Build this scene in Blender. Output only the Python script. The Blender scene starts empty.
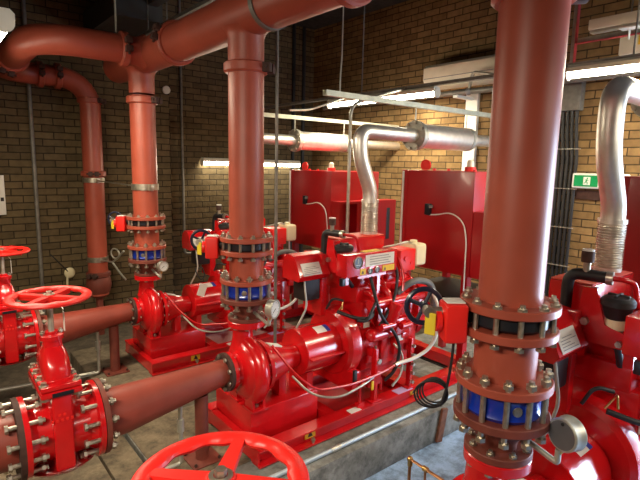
import bpy, bmesh, math, random
from mathutils import Vector, Matrix
random.seed(7)
PI = math.pi
scn = bpy.context.scene
COL = scn.collection
V = Vector

# ------------------------------------------------------------------ materials
def new_mat(name):
    m = bpy.data.materials.new(name); m.use_nodes = True
    return m, m.node_tree.nodes, m.node_tree.links, m.node_tree.nodes['Principled BSDF']

def paint(name, col, rough=.4, metal=0., noise=.12, scale=9., bump=0., coat=0., col2=None, spec=.5):
    """Painted or bare surface whose colour wanders a little (dust, wear)."""
    m, N, L, B = new_mat(name)
    tc = N.new('ShaderNodeTexCoord'); nz = N.new('ShaderNodeTexNoise')
    nz.inputs['Scale'].default_value = scale; nz.inputs['Detail'].default_value = 5
    L.new(tc.outputs['Object'], nz.inputs['Vector'])
    rp = N.new('ShaderNodeValToRGB')
    a = col; b = col2 or tuple(c * (1 - noise) for c in col)
    if not col2: a = tuple(min(1, c * (1 + noise)) for c in col)
    rp.color_ramp.elements[0].position = .3; rp.color_ramp.elements[1].position = .7
    rp.color_ramp.elements[0].color = (*b, 1); rp.color_ramp.elements[1].color = (*a, 1)
    L.new(nz.outputs['Fac'], rp.inputs['Fac']); L.new(rp.outputs['Color'], B.inputs['Base Color'])
    B.inputs['Roughness'].default_value = rough; B.inputs['Metallic'].default_value = metal
    B.inputs['Specular IOR Level'].default_value = spec
    if coat: B.inputs['Coat Weight'].default_value = coat; B.inputs['Coat Roughness'].default_value = .12
    if bump:
        bp = N.new('ShaderNodeBump'); bp.inputs['Strength'].default_value = bump; bp.inputs['Distance'].default_value = .004
        L.new(nz.outputs['Fac'], bp.inputs['Height']); L.new(bp.outputs['Normal'], B.inputs['Normal'])
    return m

def emit(name, col, power):
    m, N, L, B = new_mat(name)
    B.inputs['Base Color'].default_value = (*col, 1)
    B.inputs['Emission Color'].default_value = (*col, 1)
    B.inputs['Emission Strength'].default_value = power
    return m

def brick(name, c1, c2, mortar, axes, w=.228, h=.079):
    m, N, L, B = new_mat(name)
    tc = N.new('ShaderNodeTexCoord'); sp = N.new('ShaderNodeSeparateXYZ'); cb = N.new('ShaderNodeCombineXYZ')
    L.new(tc.outputs['Object'], sp.inputs['Vector'])
    L.new(sp.outputs[axes], cb.inputs['X']); L.new(sp.outputs['Z'], cb.inputs['Y'])
    br = N.new('ShaderNodeTexBrick')
    br.inputs['Scale'].default_value = 1; br.inputs['Brick Width'].default_value = w; br.inputs['Row Height'].default_value = h
    br.inputs['Mortar Size'].default_value = .006; br.inputs['Mortar Smooth'].default_value = .3; br.inputs['Bias'].default_value = -.1
    br.inputs['Color1'].default_value = (*c1, 1); br.inputs['Color2'].default_value = (*c2, 1); br.inputs['Mortar'].default_value = (*mortar, 1)
    # hand laid courses are never quite straight
    wob = N.new('ShaderNodeTexNoise'); wob.inputs['Scale'].default_value = 6; L.new(tc.outputs['Object'], wob.inputs['Vector'])
    mx = N.new('ShaderNodeVectorMath'); mx.operation = 'MULTIPLY_ADD'
    mx.inputs[1].default_value = (.012, .012, 0); L.new(wob.outputs['Color'], mx.inputs[0]); L.new(cb.outputs['Vector'], mx.inputs[2])
    L.new(mx.outputs['Vector'], br.inputs['Vector'])
    nz = N.new('ShaderNodeTexNoise'); nz.inputs['Scale'].default_value = 14; nz.inputs['Detail'].default_value = 6
    L.new(tc.outputs['Object'], nz.inputs['Vector'])
    mr = N.new('ShaderNodeMapRange'); mr.inputs['To Min'].default_value = .55; mr.inputs['To Max'].default_value = 1.35
    L.new(nz.outputs['Fac'], mr.inputs['Value'])
    ml = N.new('ShaderNodeMix'); ml.data_type = 'RGBA'; ml.blend_type = 'MULTIPLY'; ml.inputs['Factor'].default_value = 1
    L.new(br.outputs['Color'], ml.inputs['A']); L.new(mr.outputs['Result'], ml.inputs['B'])
    L.new(ml.outputs['Result'], B.inputs['Base Color'])
    B.inputs['Roughness'].default_value = .9; B.inputs['Specular IOR Level'].default_value = .2
    sub = N.new('ShaderNodeMath'); sub.operation = 'MULTIPLY_ADD'; sub.inputs[1].default_value = -1.2
    L.new(br.outputs['Fac'], sub.inputs[0]); L.new(nz.outputs['Fac'], sub.inputs[2])
    bp = N.new('ShaderNodeBump'); bp.inputs['Strength'].default_value = .8; bp.inputs['Distance'].default_value = .012
    L.new(sub.outputs['Value'], bp.inputs['Height']); L.new(bp.outputs['Normal'], B.inputs['Normal'])
    return m

def concrete(name, c1, c2, stain=None, rough=.85):
    m, N, L, B = new_mat(name)
    tc = N.new('ShaderNodeTexCoord'); nz = N.new('ShaderNodeTexNoise'); nz.inputs['Scale'].default_value = 3.5
    nz.inputs['Detail'].default_value = 8; nz.inputs['Roughness'].default_value = .65
    L.new(tc.outputs['Object'], nz.inputs['Vector'])
    rp = N.new('ShaderNodeValToRGB'); e = rp.color_ramp.elements
    e[0].position = .35; e[1].position = .68; e[0].color = (*c1, 1); e[1].color = (*c2, 1)
    if stain:
        x = e.new(.3); x.color = (*stain, 1)
    L.new(nz.outputs['Fac'], rp.inputs['Fac'])
    st = N.new('ShaderNodeTexNoise'); st.inputs['Scale'].default_value = 9; st.inputs['Detail'].default_value = 10; st.inputs['Roughness'].default_value = .75
    L.new(tc.outputs['Object'], st.inputs['Vector'])                 # worn patches and spills
    mr = N.new('ShaderNodeMapRange'); mr.inputs['From Min'].default_value = .36; mr.inputs['From Max'].default_value = .58
    mr.inputs['To Min'].default_value = .45; mr.inputs['To Max'].default_value = 1.12; L.new(st.outputs['Fac'], mr.inputs['Value'])
    ml = N.new('ShaderNodeMix'); ml.data_type = 'RGBA'; ml.blend_type = 'MULTIPLY'; ml.inputs['Factor'].default_value = 1
    L.new(rp.outputs['Color'], ml.inputs['A']); L.new(mr.outputs['Result'], ml.inputs['B']); L.new(ml.outputs['Result'], B.inputs['Base Color'])
    B.inputs['Roughness'].default_value = rough
    n2 = N.new('ShaderNodeTexNoise'); n2.inputs['Scale'].default_value = 45; n2.inputs['Detail'].default_value = 6
    L.new(tc.outputs['Object'], n2.inputs['Vector'])
    bp = N.new('ShaderNodeBump'); bp.inputs['Strength'].default_value = .35; bp.inputs['Distance'].default_value = .006
    L.new(n2.outputs['Fac'], bp.inputs['Height']); L.new(bp.outputs['Normal'], B.inputs['Normal'])
    return m

M = dict(
    red=paint('gloss_red_paint', (.58, .006, .009), .25, noise=.16, scale=6, coat=.6),
    redflat=paint('red_enamel_sheet', (.36, .004, .007), .34, noise=.08, scale=3, coat=.2),
    redbright=paint('bright_red_plastic', (.80, .018, .012), .4, noise=.08),
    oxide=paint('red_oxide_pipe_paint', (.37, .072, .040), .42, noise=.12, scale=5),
    oxideshade=paint('shaded_red_oxide_paint', (.26, .047, .030), .45, noise=.16, scale=7),  # same pipe oxide, darkened to paint in the weaker light on the suction side
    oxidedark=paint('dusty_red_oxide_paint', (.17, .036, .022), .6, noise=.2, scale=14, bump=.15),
    rust=paint('rusty_flange_edge', (.055, .022, .015), .75, noise=.3, scale=30, bump=.3),
    zinc=paint('zinc_plated_steel', (.50, .46, .38), .36, .9, noise=.25, scale=40),
    galv=paint('galvanised_steel', (.50, .49, .42), .45, .7, noise=.15, scale=20),
    galvdark=paint('dull_grey_conduit', (.20, .19, .165), .55, .4, noise=.2, scale=20),
    clad=paint('aluminium_cladding', (.86, .83, .76), .40, .9, noise=.08, scale=18, bump=.05),
    flex=paint('stainless_braid', (.70, .66, .58), .42, .9, noise=.2, scale=25),
    black=paint('black_rubber', (.012, .012, .013), .5, noise=.2),
    blackgloss=paint('black_plastic', (.010, .012, .018), .28, noise=.1),
    blue=paint('blue_enamel_valve_body', (.003, .030, .36), .3, noise=.15, coat=.4),
    darkvalve=paint('dark_valve_body', (.012, .014, .020), .35, noise=.3),
    yellow=paint('yellow_sticker', (.80, .52, .02), .5, noise=.08),
    yellowplate=paint('yellow_indicator_plate', (.72, .55, .03), .5, noise=.1),
    cream=paint('cream_plastic_tank', (.80, .70, .45), .45, noise=.06),
    white=paint('white_label', (.74, .72, .66), .55, noise=.05),
    grey=paint('grey_print', (.22, .22, .22), .6, noise=.1),
    brass=paint('brass_fitting', (.62, .40, .14), .35, 1., noise=.2),
    copper=paint('copper_tube', (.55, .26, .12), .42, 1., noise=.25, scale=20),
    dial=paint('gauge_dial', (.75, .78, .78), .4, noise=.03),
    gaugegrey=paint('grey_gauge_case', (.16, .16, .17), .45, .5, noise=.15),
    offwhite=paint('off_white_plastic', (.74, .68, .54), .45, noise=.05),
    strut=paint('zinc_channel', (.55, .55, .42), .5, .35, noise=.15, scale=15),
    green=paint('green_sign_face', (.0, .30, .09), .4, noise=.03),
    signwhite=paint('white_sign_print', (.85, .87, .82), .45, noise=.02),
    pinkred=paint('red_cable_tray_edge', (.42, .04, .05), .5, noise=.2),
    wood=paint('worn_brown_strip', (.16, .055, .025), .7, noise=.4, scale=25),
    purple=paint('lilac_label', (.50, .36, .62), .5, noise=.1),
    bluelabel=paint('blue_label', (.02, .04, .30), .5, noise=.1),
    steelbeam=paint('dark_steel_beam', (.035, .034, .030), .7, noise=.2),
    bluedark=paint('blue_black_wheel', (.010, .014, .035), .3, noise=.1, coat=.3),
    greyhose=paint('grey_rubber_hose', (.12, .12, .115), .55, noise=.2),
    daypipe=paint('daylight_tinted_conduit', (.42, .50, .55), .4, .3, noise=.1),  # bluish cast of daylight mixed into the conduit colour
    littop=paint('lit_orange_top', (.66, .06, .03), .6, noise=.1),  # red shifted to orange to paint in the lamp light falling on top
    tube=emit('lit_lamp_diffuser', (1., .92, .72), 26.),
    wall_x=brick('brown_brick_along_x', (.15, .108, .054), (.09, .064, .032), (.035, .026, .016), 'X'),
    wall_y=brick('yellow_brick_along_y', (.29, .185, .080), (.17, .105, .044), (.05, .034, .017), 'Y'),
    floor=concrete('daylight_blue_floor', (.24, .36, .55), (.36, .50, .72), (.16, .21, .27), .55),  # blue tint of the daylight put into the floor colour
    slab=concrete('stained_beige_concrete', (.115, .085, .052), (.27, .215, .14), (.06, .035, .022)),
    plinth=concrete('grey_concrete_plinth', (.15, .15, .13), (.30, .30, .28)),
    pit=concrete('dirty_dark_floor', (.075, .058, .04), (.15, .115, .08)),
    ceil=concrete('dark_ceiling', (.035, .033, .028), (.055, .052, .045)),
)

# ------------------------------------------------------------------ mesh builder
def basis(axis):
    a = V(axis).normalized()
    h = V((0, 0, 1)) if abs(a.z) < .9 else V((1, 0, 0))
    u = a.cross(h).normalized(); w = a.cross(u).normalized()
    return a, u, w

class MB:
    def __init__(s): s.bm = bmesh.new()
    def _face(s, vs):
        try: return s.bm.faces.new(vs)
        except ValueError: return None
    def box(s, a, b, bev=0., seg=2, rot=None, piv=None):
        a, b = V(a), V(b); c = (a + b) / 2; d = b - a
        r = bmesh.ops.create_cube(s.bm, size=1, matrix=Matrix.Translation(c) @ Matrix.Diagonal((abs(d.x), abs(d.y), abs(d.z), 1)))
        vs = r['verts']
        if bev:
            es = list({e for v in vs for e in v.link_edges})
            g = bmesh.ops.bevel(s.bm, geom=es, offset=bev, segments=seg, affect='EDGES', profile=.6)
            vs = list({v for f in g['faces'] for v in f.verts} | {v for v in vs if v.is_valid})
        if rot is not None:
            p = V(piv) if piv is not None else c
            bmesh.ops.rotate(s.bm, verts=vs, cent=p, matrix=rot)
        return s
    def lathe(s, p, axis, prof, n=28):
        """prof = [(distance along axis, radius)]; radius 0 closes to a point."""
        a, u, w = basis(axis); p = V(p); rings = []
        for t, r in prof:
            if r <= 1e-6: rings.append([s.bm.verts.new(p + a * t)])
            else: rings.append([s.bm.verts.new(p + a * t + (u * math.cos(2*PI*i/n) + w * math.sin(2*PI*i/n)) * r) for i in range(n)])
        for A, B in zip(rings, rings[1:]):
            for i in range(n):
                j = (i + 1) % n
                if len(A) == 1 and len(B) == 1: continue
                if len(A) == 1: s._face((A[0], B[i], B[j]))
                elif len(B) == 1: s._face((A[j], A[i], B[0]))
                else: s._face((A[j], A[i], B[i], B[j]))
        return s
    def cyl(s, p0, p1, r, r2=None, n=24):
        p0, p1 = V(p0), V(p1); d = (p1 - p0).length
        return s.lathe(p0, p1 - p0, [(0, 0), (0, r), (d, r2 if r2 is not None else r), (d, 0)], n)
    def ring(s, p0, axis, length, r_out, r_in, n=36):
        return s.lathe(p0, axis, [(0, r_in), (0, r_out), (length, r_out), (length, r_in), (0, r_in)], n)
    def torus(s, c, axis, R, r, n=40, m=12, sq=1., wob=None):
        a, u, w = basis(axis); c = V(c); g = []
        for i in range(n):
            t = 2*PI*i/n; d = u*math.cos(t) + w*math.sin(t); row = []
            for j in range(m):
                q = 2*PI*j/m; rr = r
                if wob and math.cos(q) < .2: rr = r * (1 + wob * math.cos(12*t))
                row.append(s.bm.verts.new(c + d*(R + rr*math.cos(q)) + a*(rr*sq*math.sin(q))))
            g.append(row)
        for i in range(n):
            for j in range(m):
                s._face((g[i][j], g[(i+1) % n][j], g[(i+1) % n][(j+1) % m], g[i][(j+1) % m]))
        return s
    def ball(s, c, r, sc=(1, 1, 1), seg=20):
        bmesh.ops.create_uvsphere(s.bm, u_segments=seg, v_segments=seg//2+2, radius=r,
                                  matrix=Matrix.Translation(V(c)) @ Matrix.Diagonal((*sc, 1)))
        return s
    def prism(s, pts, vec):
        """polygon pts swept along vec"""
        vec = V(vec); A = [s.bm.verts.new(V(p)) for p in pts]; B = [s.bm.verts.new(V(p) + vec) for p in pts]
        s._face(A[::-1]); s._face(B); n = len(A)
        for i in range(n): s._face((A[i], A[(i+1) % n], B[(i+1) % n], B[i]))
        return s
    def tube(s, pts, r, bend=0., n=12, seg=6, corr=None):
        pts = [V(p) for p in pts]; path = [pts[0]]
        for i in range(1, len(pts) - 1):
            a, b, c = pts[i-1], pts[i], pts[i+1]
            d1, d2 = (a - b), (c - b); l = min(bend, d1.length*.49, d2.length*.49)
            if l < 1e-5: path.append(b); continue
            p, q = b + d1.normalized()*l, b + d2.normalized()*l
            for k in range(seg + 1):
                t = k/seg; path.append(p*(1-t)**2 + b*2*t*(1-t) + q*t*t)
        path.append(pts[-1]); s.sweep(path, r, n, corr); return s
    def arc_pipe(s, pts, r, R, n=28, seg=10):
        """straight runs joined by true circular elbows of radius R"""
        pts = [V(p) for p in pts]; path = [pts[0]]
        for i in range(1, len(pts) - 1):
            d1 = (pts[i-1] - pts[i]).normalized(); d2 = (pts[i+1] - pts[i]).normalized()
            ang = math.acos(max(-1, min(1, d1.dot(d2)))); l = R / math.tan(ang/2)
            p = pts[i] + d1*l; bis = (d1 + d2).normalized(); c = pts[i] + bis*(R / math.sin(ang/2))
            v0 = p - c; v1 = pts[i] + d2*l - c; sw = PI - ang; nrm = v0.cross(v1).normalized()
            for k in range(seg + 1): path.append(c + Matrix.Rotation(sw*k/seg, 3, nrm) @ v0)
        path.append(pts[-1]); s.sweep(path, r, n); return s
    def sweep(s, path, r, n=12, corr=None):
        P = [path[0]]
        for p in path[1:]:
            if (p - P[-1]).length > 1e-5: P.append(p)
        if corr:                                             # corrugated hose: subdivide and pulse the radius
            Q = []
            for a, b in zip(P, P[1:]):
                k = max(1, int((b - a).length/(corr/4)))
                Q += [a.lerp(b, i/k) for i in range(k)]
            Q.append(P[-1]); P = Q
        T = [(P[min(i+1, len(P)-1)] - P[max(i-1, 0)]).normalized() for i in range(len(P))]
        _, u, _ = basis(T[0]); rings = []; L = 0
        for i, p in enumerate(P):
            if i:
                q = T[i-1].rotation_difference(T[i]); u = q @ u; L += (P[i] - P[i-1]).length
            w = T[i].cross(u).normalized(); u = w.cross(T[i]).normalized()
            rr = r(i/(len(P)-1)) if callable(r) else r
            if corr: rr *= 1 + .07*math.sin(2*PI*L/corr)
            rings.append([s.bm.verts.new(p + (u*math.cos(2*PI*k/n) + w*math.sin(2*PI*k/n))*rr) for k in range(n)])
        for A, B in zip(rings, rings[1:]):
            for k in range(n): s._face((A[k], A[(k+1) % n], B[(k+1) % n], B[k]))
        s._face(rings[0][::-1]); s._face(rings[-1]); return s
    def build(s, name, mat, parent=None, label=None, org=None, sharp=.6):
        if parent is not None: o = V(ORG[parent.name])
        else: o = V(org) if org is not None else V((0, 0, 0))
        if parent is None and org is None:
            lo = V([min(v.co[i] for v in s.bm.verts) for i in range(3)]); hi = V([max(v.co[i] for v in s.bm.verts) for i in range(3)])
            o = V(((lo.x+hi.x)/2, (lo.y+hi.y)/2, lo.z))
        bmesh.ops.translate(s.bm, verts=s.bm.verts, vec=-o)
        bmesh.ops.recalc_face_normals(s.bm, faces=s.bm.faces)
        me = bpy.data.meshes.new(name); s.bm.to_mesh(me); s.bm.free()
        for p in me.polygons: p.use_smooth = True
        me.set_sharp_from_angle(angle=sharp)
        me.materials.append(M[mat] if isinstance(mat, str) else mat)
        ob = bpy.data.objects.new(name, me); COL.objects.link(ob)
        ORG[ob.name] = o
        if parent is not None: ob.parent = parent
        else: ob.location = o
        if label: ob['label'] = label
        return ob

ORG = {}
def thing(name, label, cat, org, group=None):
    o = bpy.data.objects.new(name, None); COL.objects.link(o); o.location = org; o.empty_display_size = .1
    ORG[o.name] = V(org); o['label'] = label; o['category'] = cat
    if group: o['group'] = group
    return o
def tag(o, label, cat, group=None):
    o['label'] = label; o['category'] = cat
    if group: o['group'] = group
    return o
def struct(o): o['kind'] = 'structure'; return o
def copy_tree(o, parent=None):
    c = o.copy(); COL.objects.link(c); ORG[c.name] = ORG[o.name]
    if parent is not None: c.parent = parent
    for ch in list(o.children): copy_tree(ch, c)
    return c

_bolt = {}
def bolt(parent, c, axis, L, r=.009, mat='zinc', name='stud_bolt', heads=True):
    """stud with a nut at each end, centred on c; meshes are shared"""
    key = (round(L, 4), r, mat, tuple(round(x, 3) for x in axis))
    if key not in _bolt:
        b = MB(); a = V(axis).normalized()
        b.cyl(-a*L/2, a*L/2, r, n=8)
        if heads:
            for sgn in (-1, 1):
                e = a*sgn*(L/2 - r*1.0); b.cyl(e - a*r*1.5, e - a*r*.2, r*1.8, n=6)
        o = b.build(name, mat, None, org=(0, 0, 0)); _bolt[key] = o.data; bpy.data.objects.remove(o)
    o = bpy.data.objects.new(name, _bolt[key]); COL.objects.link(o)
    o.parent = parent; o.location = V(c) - ORG[parent.name]; ORG[o.name] = ORG[parent.name]
    return o
def bolt_circle(parent, c, axis, R, n, L, r=.009, ph=0., mat='zinc', name='stud_bolt'):
    a, u, w = basis(axis); c = V(c)
    for i in range(n):
        t = 2*PI*(i + ph)/n; bolt(parent, c + (u*math.cos(t) + w*math.sin(t))*R, a, L, r, mat, name)

# ------------------------------------------------------------------ the room
XR, YB, YB2 = 5.2, 6.35, 6.60          # right wall, far wall left of the step, far wall right of it
ZC = 4.3
X0, Y0 = -1.6, -1.7
S = lambda b, n, m, **k: struct(b.build(n, m, **k))
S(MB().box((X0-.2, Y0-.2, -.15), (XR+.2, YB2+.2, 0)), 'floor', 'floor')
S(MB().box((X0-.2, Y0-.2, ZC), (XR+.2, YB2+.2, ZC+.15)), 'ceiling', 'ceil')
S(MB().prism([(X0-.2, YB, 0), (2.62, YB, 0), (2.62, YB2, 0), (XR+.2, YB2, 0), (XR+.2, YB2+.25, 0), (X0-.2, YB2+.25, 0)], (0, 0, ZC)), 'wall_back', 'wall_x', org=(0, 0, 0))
b = MB(); b.box((XR, .15, 0), (XR+.2, YB2, ZC)); b.box((XR, Y0-.2, 0), (XR+.2, -1.4, ZC)); b.box((XR, -1.4, 2.45), (XR+.2, .15, ZC))
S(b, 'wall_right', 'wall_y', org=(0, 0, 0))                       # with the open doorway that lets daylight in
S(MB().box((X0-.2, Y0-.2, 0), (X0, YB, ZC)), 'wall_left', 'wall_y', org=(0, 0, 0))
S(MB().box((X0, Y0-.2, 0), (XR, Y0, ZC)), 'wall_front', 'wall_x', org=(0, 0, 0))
# raised concrete: the pump plinths and the slab under the gate valves
S(MB().box((.99, 2.18, 0), (XR, 3.42, .26), .012), 'pump_plinth', 'plinth')
S(MB().box((1.06, 3.93, 0), (XR, 5.25, .222), .012), 'pump_plinth', 'slab')
S(MB().box((.99, .35, 0), (XR, 1.42, .230), .012), 'pump_plinth', 'plinth')
S(MB().box((X0, -.2, 0), (.765, 3.45, .255), .01), 'floor_slab', 'slab')
S(MB().box((.78, -.2, 0), (.975, 3.45, .25), .01), 'floor_slab', 'slab')
S(MB().box((X0, 3.45, 0), (.99, YB, .06)), 'floor_trench', 'pit')
S(MB().box((.99, 3.43, 0), (XR, 3.92, .05)), 'floor_trench', 'pit')
S(MB().box((.99, 5.26, 0), (XR, YB, .05)), 'floor_trench', 'pit')
# a beige strip of slab in front of plinth top (the top of the middle plinth is beige and stained)
S(MB().box((1.0, 2.5, .26), (1.75, 3.40, .264)), 'trim_1', 'slab')
b = MB(); b.box((1.62, 5.2, 3.55), (2.1, 6.33, 3.8)); b.box((1.95, 4.0, 3.7), (2.05, 6.33, 4.3))
S(b, 'ceiling_beam', 'steelbeam')

# ------------------------------------------------------------------ fixed pipework
RX = 1.61; PY = (.887, 2.71, 4.50); ZH = 3.03; RH = .1365; RP = .1095
WHO = ('nearest pump', 'middle pump', 'farthest pump')

def coupling(parent, c, axis, r, ang=0., mat='oxide'):
    """grooved clamp: ring in the pipe's colour, two dark bolt pads as a sub-part"""
    a, u, w = basis(axis); c = V(c)
    k = MB().lathe(c - a*.032, a, [(0, r), (0, r+.014), (.010, r+.026), (.054, r+.026), (.064, r+.014), (.064, r)], 36).build('coupling', mat, parent)
    for s2 in (0,):
        t = ang + s2; d = u*math.cos(t) + w*math.sin(t); e = a.cross(d)
        q = MB(); rot = Matrix((d, e, a)).transposed()
        q.box((-.022, -.055, -.027), (.030, -.010, .027), .006); q.box((-.022, .010, -.027), (.030, .055, .027), .006)
        q.cyl((.004, -.075, 0), (.004, .075, 0), .010, n=8)
        bmesh.ops.transform(q.bm, matrix=Matrix.Translation(c + d*(r+.030)) @ rot.to_4x4(), verts=q.bm.verts)
        q.build('coupling_bolt', 'rust', k)
    return k

# header main with branch
h = thing('header_pipe', 'large salmon red header pipe running along under the ceiling above all three pumps', 'pipe', (RX, 2., ZH-RH))
b = MB(); b.lathe((RX, -1.6, ZH), (0, 1, 0), [(0, 0), (0, RH), (6.74, RH), (6.77, RH*.93), (6.81, RH*.6), (6.82, 0)], 40)
b.build('pipe', 'oxide', h)
for y in PY:
    MB().lathe((RX, y, ZH-.30), (0, 0, 1), [(0, RP), (.16, RP), (.19, RP+.012), (.21, RP+.03)], 36).build('tee_branch', 'oxide', h)
MB().lathe((RX-.30, 4.22, ZH), (1, 0, 0), [(0, RP), (.16, RP), (.19, RP+.012), (.22, RP+.03)], 36).build('tee_branch', 'oxide', h)
coupling(h, (RX, 3.72, ZH), (0, 1, 0), RH, 3.45); coupling(h, (RX, 1.78, ZH), (0, 1, 0), RH, 3.45)
b = MB(); b.ring((RX, 2.42, ZH), (0, 1, 0), .035, RH+.008, RH-.002); b.build('hanger_band', 'galvdark', h, 'dull grey hanger band')
o = tag(MB().cyl((RX, 2.437, ZH+RH+.004), (RX, 2.437, ZC), .007, n=8).build('hanger_rod', 'galvdark'), 'threaded rod hanging the header pipe band from the ceiling', 'rod', 'ceiling hanger rods')

# the branch that turns back and drops down the far wall
bp = thing('branch_pipe', 'salmon red branch pipe curving left off the header, back and down the far wall', 'pipe', (RX, 6.1, .05))
b = MB(); XE = .74
b.arc_pipe([(RX-.28, 4.22, ZH), (XE, 4.22, ZH), (XE, 6.10, ZH), (1.59, 6.10, ZH), (1.59, 6.10, .55)], RP, .305, 32, 12)
b.build('pipe', 'oxide', bp)
coupling(bp, (RX-.24, 4.22, ZH), (1, 0, 0), RP, -.1)
coupling(bp, (XE, 5.25, ZH), (0, 1, 0), RP, 1.9)
coupling(bp, (1.10, 6.10, ZH), (1, 0, 0), RP, -.2)
coupling(bp, (1.27, 6.10, ZH), (1, 0, 0), RP, -.2)
coupling(bp, (1.59, 6.10, 2.80), (0, 0, 1), RP, 3.9)
coupling(bp, (1.59, 6.10, 1.985), (0, 0, 1), RP, 2.89)
coupling(bp, (1.59, 6.10, .80), (0, 0, 1), RP, 2.4, 'oxidedark')
b = MB(); b.lathe((1.59, 6.10, .79), (0, 0, -1), [(0, RP), (.04, RP+.022), (.12, RP+.034), (.20, RP+.012), (.27, .08), (.30, 0)], 32)
b.build('end_elbow', 'oxidedark', bp)
MB().cyl((1.59, 6.10, .05), (1.59, 6.10, .53), .04, n=16).build('stub', 'oxidedark', bp)

# clamps tying the drop and the far riser together along one flat bar
cb = thing('pipe_clamp_bar', 'flat zinc bar with pipe clamps joining the far riser and the wall drop pipe', 'clamp', (RX, 5.4, 1.83))
for y, x in ((4.50, RX), (6.10, 1.59)):
    k = MB().ring((x, y, 1.885), (0, 0, 1), .055, RP+.010, RP, 36); k.build('clamp', 'zinc', cb)
    for s in (-1, 1):
        MB().box((x-.014, y+s*(RP+.005), 1.882), (x+.014, y+s*(RP+.075), 1.940), .006).build('clamp_lug', 'zinc', cb)
b = MB(); b.box((RX-.04, 4.66, 1.907), (RX-.03, 5.95, 1.918)); b.build('tie_bar', 'zinc', cb)
b = MB(); b.box((1.58, 6.24, 1.902), (1.60, YB, 1.92)); b.build('wall_bracket', 'zinc', cb)
lc = thing('pipe_clamp', 'zinc band clamp with bracket low on the wall drop pipe above its bottom elbow', 'clamp', (1.59, 6.1, .96))
MB().ring((1.59, 6.10, .955), (0, 0, 1), .06, RP+.010, RP, 36).build('band', 'zinc', lc)
b = MB(); b.box((1.585, 6.21, .96), (1.595, YB, 1.0)); b.box((1.66, 5.93, .965), (1.67, 6.02, 1.005)); b.build('bracket', 'zinc', lc)
ob_ = thing('open_strut_clamp', 'open zinc swivel clamp on the wall bracket beside the far blue check valve', 'clamp', (1.62, 5.5, 1.1))
b = MB(); b.tube([(1.60, 6.0, .98), (1.62, 5.62, 1.02), (1.62, 5.42, 1.10), (1.63, 5.25, 1.20)], .010, .05); b.build('arm', 'galv', ob_)
b = MB(); b.tube([(1.60, 5.55, 1.03), (1.62, 5.40, .95), (1.63, 5.22, .90)], .010, .05); b.build('lower_arm', 'galv', ob_)
MB().torus((1.61, 5.48, 1.14), (.8, .5, .1), .055, .008, 24, 8).build('hoop', 'galv', ob_)
# sealed hole and probe on the wall by the drop
pr = thing('wall_pipe_sleeve', 'pale foam blob with a thin black probe on the wall behind the drop pipe', 'sleeve', (1.28, YB-.03, .7))
MB().ball((1.33, YB-.01, .80), .06, (1, .5, 1.1)).build('foam', 'cream', pr)
MB().cyl((1.31, YB-.03, .82), (1.12, YB-.10, 1.06), .006, n=6).build('probe', 'black', pr)
MB().tube([(1.30, YB-.03, .78), (1.29, YB-.03, .62)], .012).build('tail', 'cream', pr)

# ------------------------------------------------------------------ one set of everything that repeats per pump (built at Y = 0)
PROTO = []
def P(name, label, cat, org, group): t = thing(name, label, cat, org, group); PROTO.append(t); return t
def flange(parent, z, th, R=.17, r=.1, mat='oxide', name='flange'):
    return MB().lathe((RX, 0, z), (0, 0, 1), [(0, 0), (0, R-.003), (.003, R), (th-.003, R), (th, R-.003), (th, 0)], 44).build(name, mat, parent)

# riser
t = P('riser_pipe', 'salmon red riser pipe from the header down to the black valve of the {}', 'pipe', (RX, 0, 1.655), 'riser pipes')
b = MB(); b.lathe((RX, 0, 1.683), (0, 0, 1), [(0, RP), (1.07, RP)], 40); b.build('pipe', 'oxide', t)
flange(t, 1.656, .030)
coupling(t, (RX, 0, 2.715), (0, 0, 1), RP, 3.80)
# butterfly valve
S_ = V((-.80, .60, 0)); N_ = V((.60, .80, 0))
t = P('butterfly_valve', 'black butterfly valve with red gearbox and yellow plate on the riser of the {}', 'valve', (RX, 0, 1.602), 'butterfly valves')
MB().lathe((RX, 0, 1.603), (0, 0, 1), [(0, .08), (0, .134), (.008, .141), (.044, .141), (.052, .134), (.052, .08)], 40).build('body', 'darkvalve', t)
c = V((RX, 0, 1.630))
MB().cyl(c + S_*.12, c + S_*.205, .030, n=16).build('neck', 'black', t)
R = Matrix.Rotation(math.atan2(S_.y, S_.x), 3, 'Z')
gc = V((RX-.185, .105, 1.615))
g = MB(); g.box(gc + V((-.040, -.046, -.070)), gc + V((.040, .050, .068)), .013, 3, R, gc); g.cyl(gc + S_*.045, gc + S_*.062, .038, n=20)
g = g.build('gearbox', 'redbright', t)
MB().cyl(gc + S_*.06, gc + S_*.085, .009, n=8).build('bolt', 'zinc', g)
MB().box(gc + V((-.033, -.033, .069)), gc + V((.033, .033, .075)), .004, 2, R, gc).build('cover_plate', 'white', g)
yp = gc + S_*.082 + V((0, 0, -.010)) - N_*.01
MB().box(yp + V((-.003, -.020, -.040)), yp + V((.003, .020, .040)), .002, 1, Matrix.Rotation(math.atan2(S_.y, S_.x) + .9, 3, 'Z'), yp).build('indicator_plate', 'yellowplate', t)
hc = gc + S_*.085 + N_*.075 + V((0, 0, .030))
hw = MB(); hw.torus(hc, N_, .064, .0095, 36, 10)
a_, u_, w_ = basis(N_)
for k in range(4):
    q = 2*PI*k/4 + .4; d = u_*math.cos(q) + w_*math.sin(q); hw.cyl(hc + d*.010, hc + d*.060, .0075, n=8)
hw.cyl(hc - N_*.014, hc + N_*.014, .016, n=14); hw.build('handwheel', 'bluedark', t)
b = MB(); b.cyl(hc - N_*.075, hc + N_*.005, .008, n=10); b.cyl(hc - N_*.085, hc - N_*.05, .02, n=14); b.cyl(hc - N_*.065, gc + V((0, 0, .03)), .018, n=12); b.build('shaft', 'zinc', t)
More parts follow.
